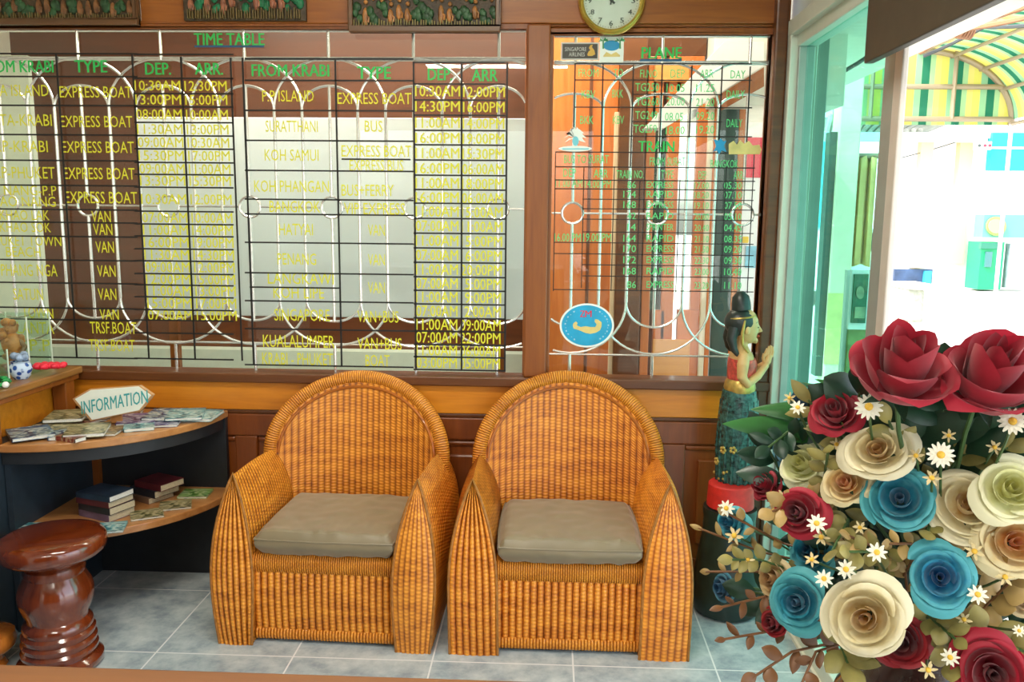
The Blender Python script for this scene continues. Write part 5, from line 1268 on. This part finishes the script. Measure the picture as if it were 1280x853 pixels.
for nm, lb, x0, x1, y0, y1, Y, mt in (('stone_planter', 'grey planter block on the bright pavement seen through the doorway', 1132, 1158, 362, 380, 13, plain('planter_grey', (.30, .32, .26), .7, var=.2)),):
    b = MB(); px_box(b, x0, x1, y0, y1, Y, .8, -.13); root = empty(nm, (0, 0, 0)); tag(root, lb, 'planter'); b.build('block', mt, root, bevel=.05, smooth=False)
    b = MB(); px_box(b, x0+4, x1+22, y0-4, y0, Y-.1, 1.0); b.build('ledge', bw, root, smooth=False)
# striped awning of the stall across the lane: barrel roof along the lane with a gable end
root = empty('striped_awning', at(1200, 150, Y=10)); tag(root, 'green and yellow striped barrel awning on a metal frame across the street', 'awning')
AW = [(0, (.55, .52, .10)), (.22, (.22, .42, .22)), (.42, (.01, .14, .07)), (.66, (.28, .46, .22)), (.82, (.58, .50, .14))]
aw1 = stripes('striped_canvas_gable', AW, .37, .28); aw2 = stripes('striped_canvas_roof', AW, .37, .32)
YG = 10.0; pL = at(1040, 158, Y=YG); pR = at(1262, 150, Y=YG); zt = at(1190, 60, Y=YG).z; zb = pR.z; xr = pR.x; xc = at(1150, 60, Y=YG).x
def prof(t): a = PI/2*t; return (xc+(xr-xc)*math.sin(a), zb+(zt-zb)*math.cos(a))
P = []; Q = []
xs_ = [pL.x, (pL.x+xc)/2, xc]
line = [(x, zt) for x in xs_[:-1]] + [prof(i/14) for i in range(15)]
b = MB(); top = [(x, YG, z) for x, z in line]; bot = [(x, YG, zb-.06) for x, z in line]
b.grid([top, bot], lambda i, j: (line[min(j, len(line)-1)][0], i)); keep(b.build('gable_canvas', aw1, None, smooth=False), root)
b = MB(); rows = []; ys_ = [YG-6.5+6.5*i/22 for i in range(23)]
cr_ = [prof(i/14) for i in range(15)]
b.grid([[(x, y, z) for x, z in cr_] for y in ys_], lambda i, j: (ys_[min(i, 22)]*1.0+.25*j/14, j)); keep(b.build('roof_canvas', aw2, None), root)
fm_ = plain('awning_frame_metal', (.30, .24, .16), .5, .3)
b = MB()
for y in (YG-.05, YG-3.2, YG-6.4): b.tube([(x, y, z-.04) for x, z in cr_], .035, 8)
for t in (0, .22, .45, .68, 1): x, z = prof(t); b.tube([(x, YG-6.5, z-.05), (x, YG, z-.05)], .022, 8)
for zz in (zb+.0, zb+(zt-zb)*.45): b.tube([(pL.x, YG-.06, zz), (xr+(.0 if zz == zb else -.12), YG-.06, zz)], .03, 8)
for x in (at(1190, 100, Y=YG).x, at(1088, 100, Y=YG).x): b.tube([(x, YG-.07, zb), (x, YG-.07, zt)], .025, 8)
keep(b.build('metal_frame', fm_, None), root)
for y in (YG-.05,): b = MB(); b.tube([(xr, y, zb), (xr, y, -.12)], .022, 8); keep(b.build('white_post', M['white'], None), root)
root = empty('tiled_lean_to', (4, 11, 0)); tag(root, 'small grey tiled roof edge with a pale gutter under the striped awning', 'roof')
b = MB(); p0, p1, p2, p3 = at(1015, 152, Y=10.6), at(1192, 153, Y=10.6), at(1150, 170, Y=10.0), at(1015, 176, Y=10.0)
b.prism([p0, p1, p2, p3], (0, 0, .05)); 
for k in range(16):
    t = k/15; a_ = p3.lerp(p2, t); c_ = p0.lerp(p1, t); b.tube([a_+Vector((0, 0, .06)), c_+Vector((0, 0, .06))], .035, 6)
keep(b.build('roof_tiles', plain('grey_roof_tiles', (.36, .36, .32), .7, var=.2, scale=6), None, smooth=False), root)
b = MB(); px_box(b, 1015, 1235, 166, 176, 9.95, .1); keep(b.build('gutter', plain('pale_blue_gutter', (.50, .72, .74), .5), None, smooth=False), root)
b = MB(); px_box(b, 1135, 1300, 178, 400, 10.6, .0); b.bm.clear(); 
# concrete utility pole, banner, easel, car behind the green glass
pp = at(1050, 300, Y=6.5); root = empty('utility_pole', (pp.x, 6.5, -.12)); tag(root, 'square concrete utility pole in front of the shop seen through green glass', 'pole')
b = MB(); b.box(-.085, .075, -.08, .08, 0, 4.2); b.build('shaft', plain('pole_concrete', (.68, .62, .46), .8, var=.08, scale=6), root, bevel=.01, smooth=False)
b = MB(); b.box(-.14, -.085, -.05, .05, .35, 2.2); b.build('dark_cable_duct', plain('duct_dark', (.06, .10, .08), .6), root, smooth=False)
b = MB(); b.box(-.09, .08, -.083, -.081, .45, 1.0); b.build('yellow_band', plain('pole_yellow', (.62, .58, .22), .6, var=.1), root, smooth=False)
root = empty('cloth_banner', at(1080, 200, Y=6.5)); tag(root, 'hanging yellow cream cloth banner right of the utility pole', 'banner')
b = MB(); rows = []
for i in range(9):
    y_ = 196+i*17; rows.append([at(1068-2*i*.6+j*(28/6), y_+2*math.sin(j*1.3), Y=6.5+.05*math.sin(j*2)) for j in range(7)])
b.grid(rows); o = b.build('cloth', plain('banner_cloth', (.60, .42, .16), .8, var=.12, scale=5), None); sm = o.modifiers.new('thick', 'SOLIDIFY'); sm.thickness = .01; keep(o, root)
b = MB(); p = at(1052, 195, Y=6.5); q = at(1100, 195, Y=6.5); b.tube([p, q], .02, 8); keep(b.build('rod', fm_, None), root)
root = empty('easel_sign', at(1072, 465, Y=3.6)); tag(root, 'green easel board with dark notice on a white stand outside by the pole', 'easel')
b = MB(); px_box(b, 1060, 1090, 338, 412, 3.6, .02); keep(b.build('white_frame', M['white'], None, smooth=False), root)
b = MB(); px_box(b, 1064, 1086, 343, 404, 3.59, .01); keep(b.build('green_notice', plain('notice_green', (.03, .14, .07), .4, var=.3, scale=30), None, smooth=False), root)
b = MB(); b.prism([at(p[0], p[1], Y=3.588) for p in ellipse(1075, 366, 5, 8, 18)], (0, -.004, 0)); px_box(b, 1068, 1082, 384, 398, 3.585, .004); keep(b.build('notice_marks', plain('notice_marks', (.30, .38, .22), .5, var=.3), None, smooth=False), root)
b = MB(); px_box(b, 1057, 1086, 412, 470, 3.62, .02); keep(b.build('lower_board', plain('easel_olive', (.22, .30, .10), .6, var=.2), None, smooth=False), root)
b = MB()
for x_ in (1058, 1086): px_box(b, x_-1.5, x_+1.5, 338, 560, 3.65, .03, -.12)
keep(b.build('legs', M['white'], None, smooth=False), root)
# parked car
cp = at(1030, 366, Y=17); root = empty('parked_car', (cp.x, 17.0, -.12), math.radians(58)); tag(root, 'white parked car seen through the green glass behind the utility pole', 'car')
cpaint = plain('white_car_paint', (.75, .78, .76), .2, coat=.6); cgl = plain('car_window', (.03, .06, .07), .1); rub = plain('tyre_rubber', (.02, .02, .02), .7)
side = [(-2.0, .28), (-2.05, .62), (-1.75, .82), (-1.0, .92), (-.45, 1.35), (.75, 1.40), (1.45, .98), (2.0, .90), (2.1, .55), (2.05, .28)]
b = MB(); b.prism([(x, -.8, z) for x, z in side], (0, 1.6, 0)); b.build('body', cpaint, root, bevel=.05)
b = MB(); b.prism([(-.85, -.82, .95), (-.42, -.82, 1.27), (.05, -.82, 1.31), (.05, -.82, .95)], (0, 1.64, 0)); b.prism([(.12, -.82, .95), (.12, -.82, 1.31), (.70, -.82, 1.31), (1.25, -.82, .97)], (0, 1.64, 0)); b.build('windows', cgl, root, smooth=False)
for x_ in (-1.3, 1.3):
    for y_ in (-.82, .66):
        b = MB(); rows = [[(x_+r*math.cos(2*PI*j/24), y_+yy, .31+r*math.sin(2*PI*j/24)) for j in range(24)] for r, yy in ((.0001, 0), (.18, 0), (.2, .02), (.30, 0), (.31, .05), (.31, .16), (.0001, .16))]
        b.grid(rows, None, close_u=True); b.build('wheel', rub, root)
        b = MB(); rows = [[(x_+r*math.cos(2*PI*j/16), y_+yy, .31+r*math.sin(2*PI*j/16)) for j in range(16)] for r, yy in ((.0001, -.012), (.17, -.004), (.18, .01))]
        b.grid(rows, None, close_u=True); b.build('hubcap', M['silver'], [x for x in COL.objects if x.name.startswith('wheel')][-1])
# turquoise shop further down the street
root = empty('turquoise_shop', (7, 24, -.12)); tag(root, 'turquoise and dark shopfronts far down the street behind the green glass', 'building')
add('wall', plain('turquoise_wall', (.08, .55, .60), .6, var=.1, scale=1), (985, 1115, 175, 345, 26, 2, -.13)); add('window_strip', plain('shop_dark_strip', (.02, .12, .14), .3, var=.4, scale=2), (1062, 1085, 235, 262, 25.9, .1), (985, 1012, 330, 352, 25.9, .1), (1070, 1112, 300, 318, 25.9, .1))
add('red_sign', plain('shop_red_sign', (.45, .05, .05), .5), (1062, 1086, 264, 274, 25.9, .1))
add('base_wall', plain('dark_base', (.05, .10, .10), .5, var=.3), (1062, 1115, 318, 345, 25.9, .1))
# overhead cables
def cable(name, pts, r, label, mat):
    P = [at(x, y, Y=Y) for x, y, Y in pts]; S = []
    for i in range(len(P)-1):
        for k in range(10):
            t = k/10; p = P[i].lerp(P[i+1], t); S.append(p-Vector((0, 0, .06*4*t*(1-t)*(P[i]-P[i+1]).length*.3)))
    S.append(P[-1]); b = MB(); b.tube(S, r, 6); o = b.build(name, mat); tag(o, label, 'cable', 'overhead cables'); return o
cbm = plain('cable_brown', (.30, .14, .06), .6); cbd = plain('cable_dark', (.05, .06, .06), .6)
cable('overhead_cable', [(1150, 66, 5.2), (1190, 38, 5), (1300, 18, 4.6)], .014, 'brown overhead cable rising from the doorway top to the right edge', cbm)
cable('overhead_cable', [(1150, 60, 5.4), (1205, 30, 5), (1300, 2, 4.6)], .016, 'upper thick brown cable in the top right corner', cbm)
cable('overhead_cable', [(1155, 70, 5.4), (1230, 34, 5.1), (1300, 30, 4.8)], .011, 'lowest thin dark cable crossing the awning top', cbd)
b = MB(); c_ = at(1198, 34, Y=5); 
for k in range(5): b.tube([c_+Vector((.02*k+.03*math.cos(a), .01*k, .055*math.sin(a)-.0*k)) for a in [2*PI*i/20 for i in range(20)]], .008, 6, closed=True)
o = b.build('cable_coil', cbm); tag(o, 'coil of brown cable hanging at the top of the doorway', 'cable')
cable('overhead_cable', [(1092, 205, 19.96), (1200, 176, 19.75)], .012, 'thin wire sagging before the white building', cbd)
cable('overhead_cable', [(1018, 112, 4.6), (1060, 86, 4.2), (1108, 52, 3.8)], .010, 'dark wire behind the top of the green glass', cbd)
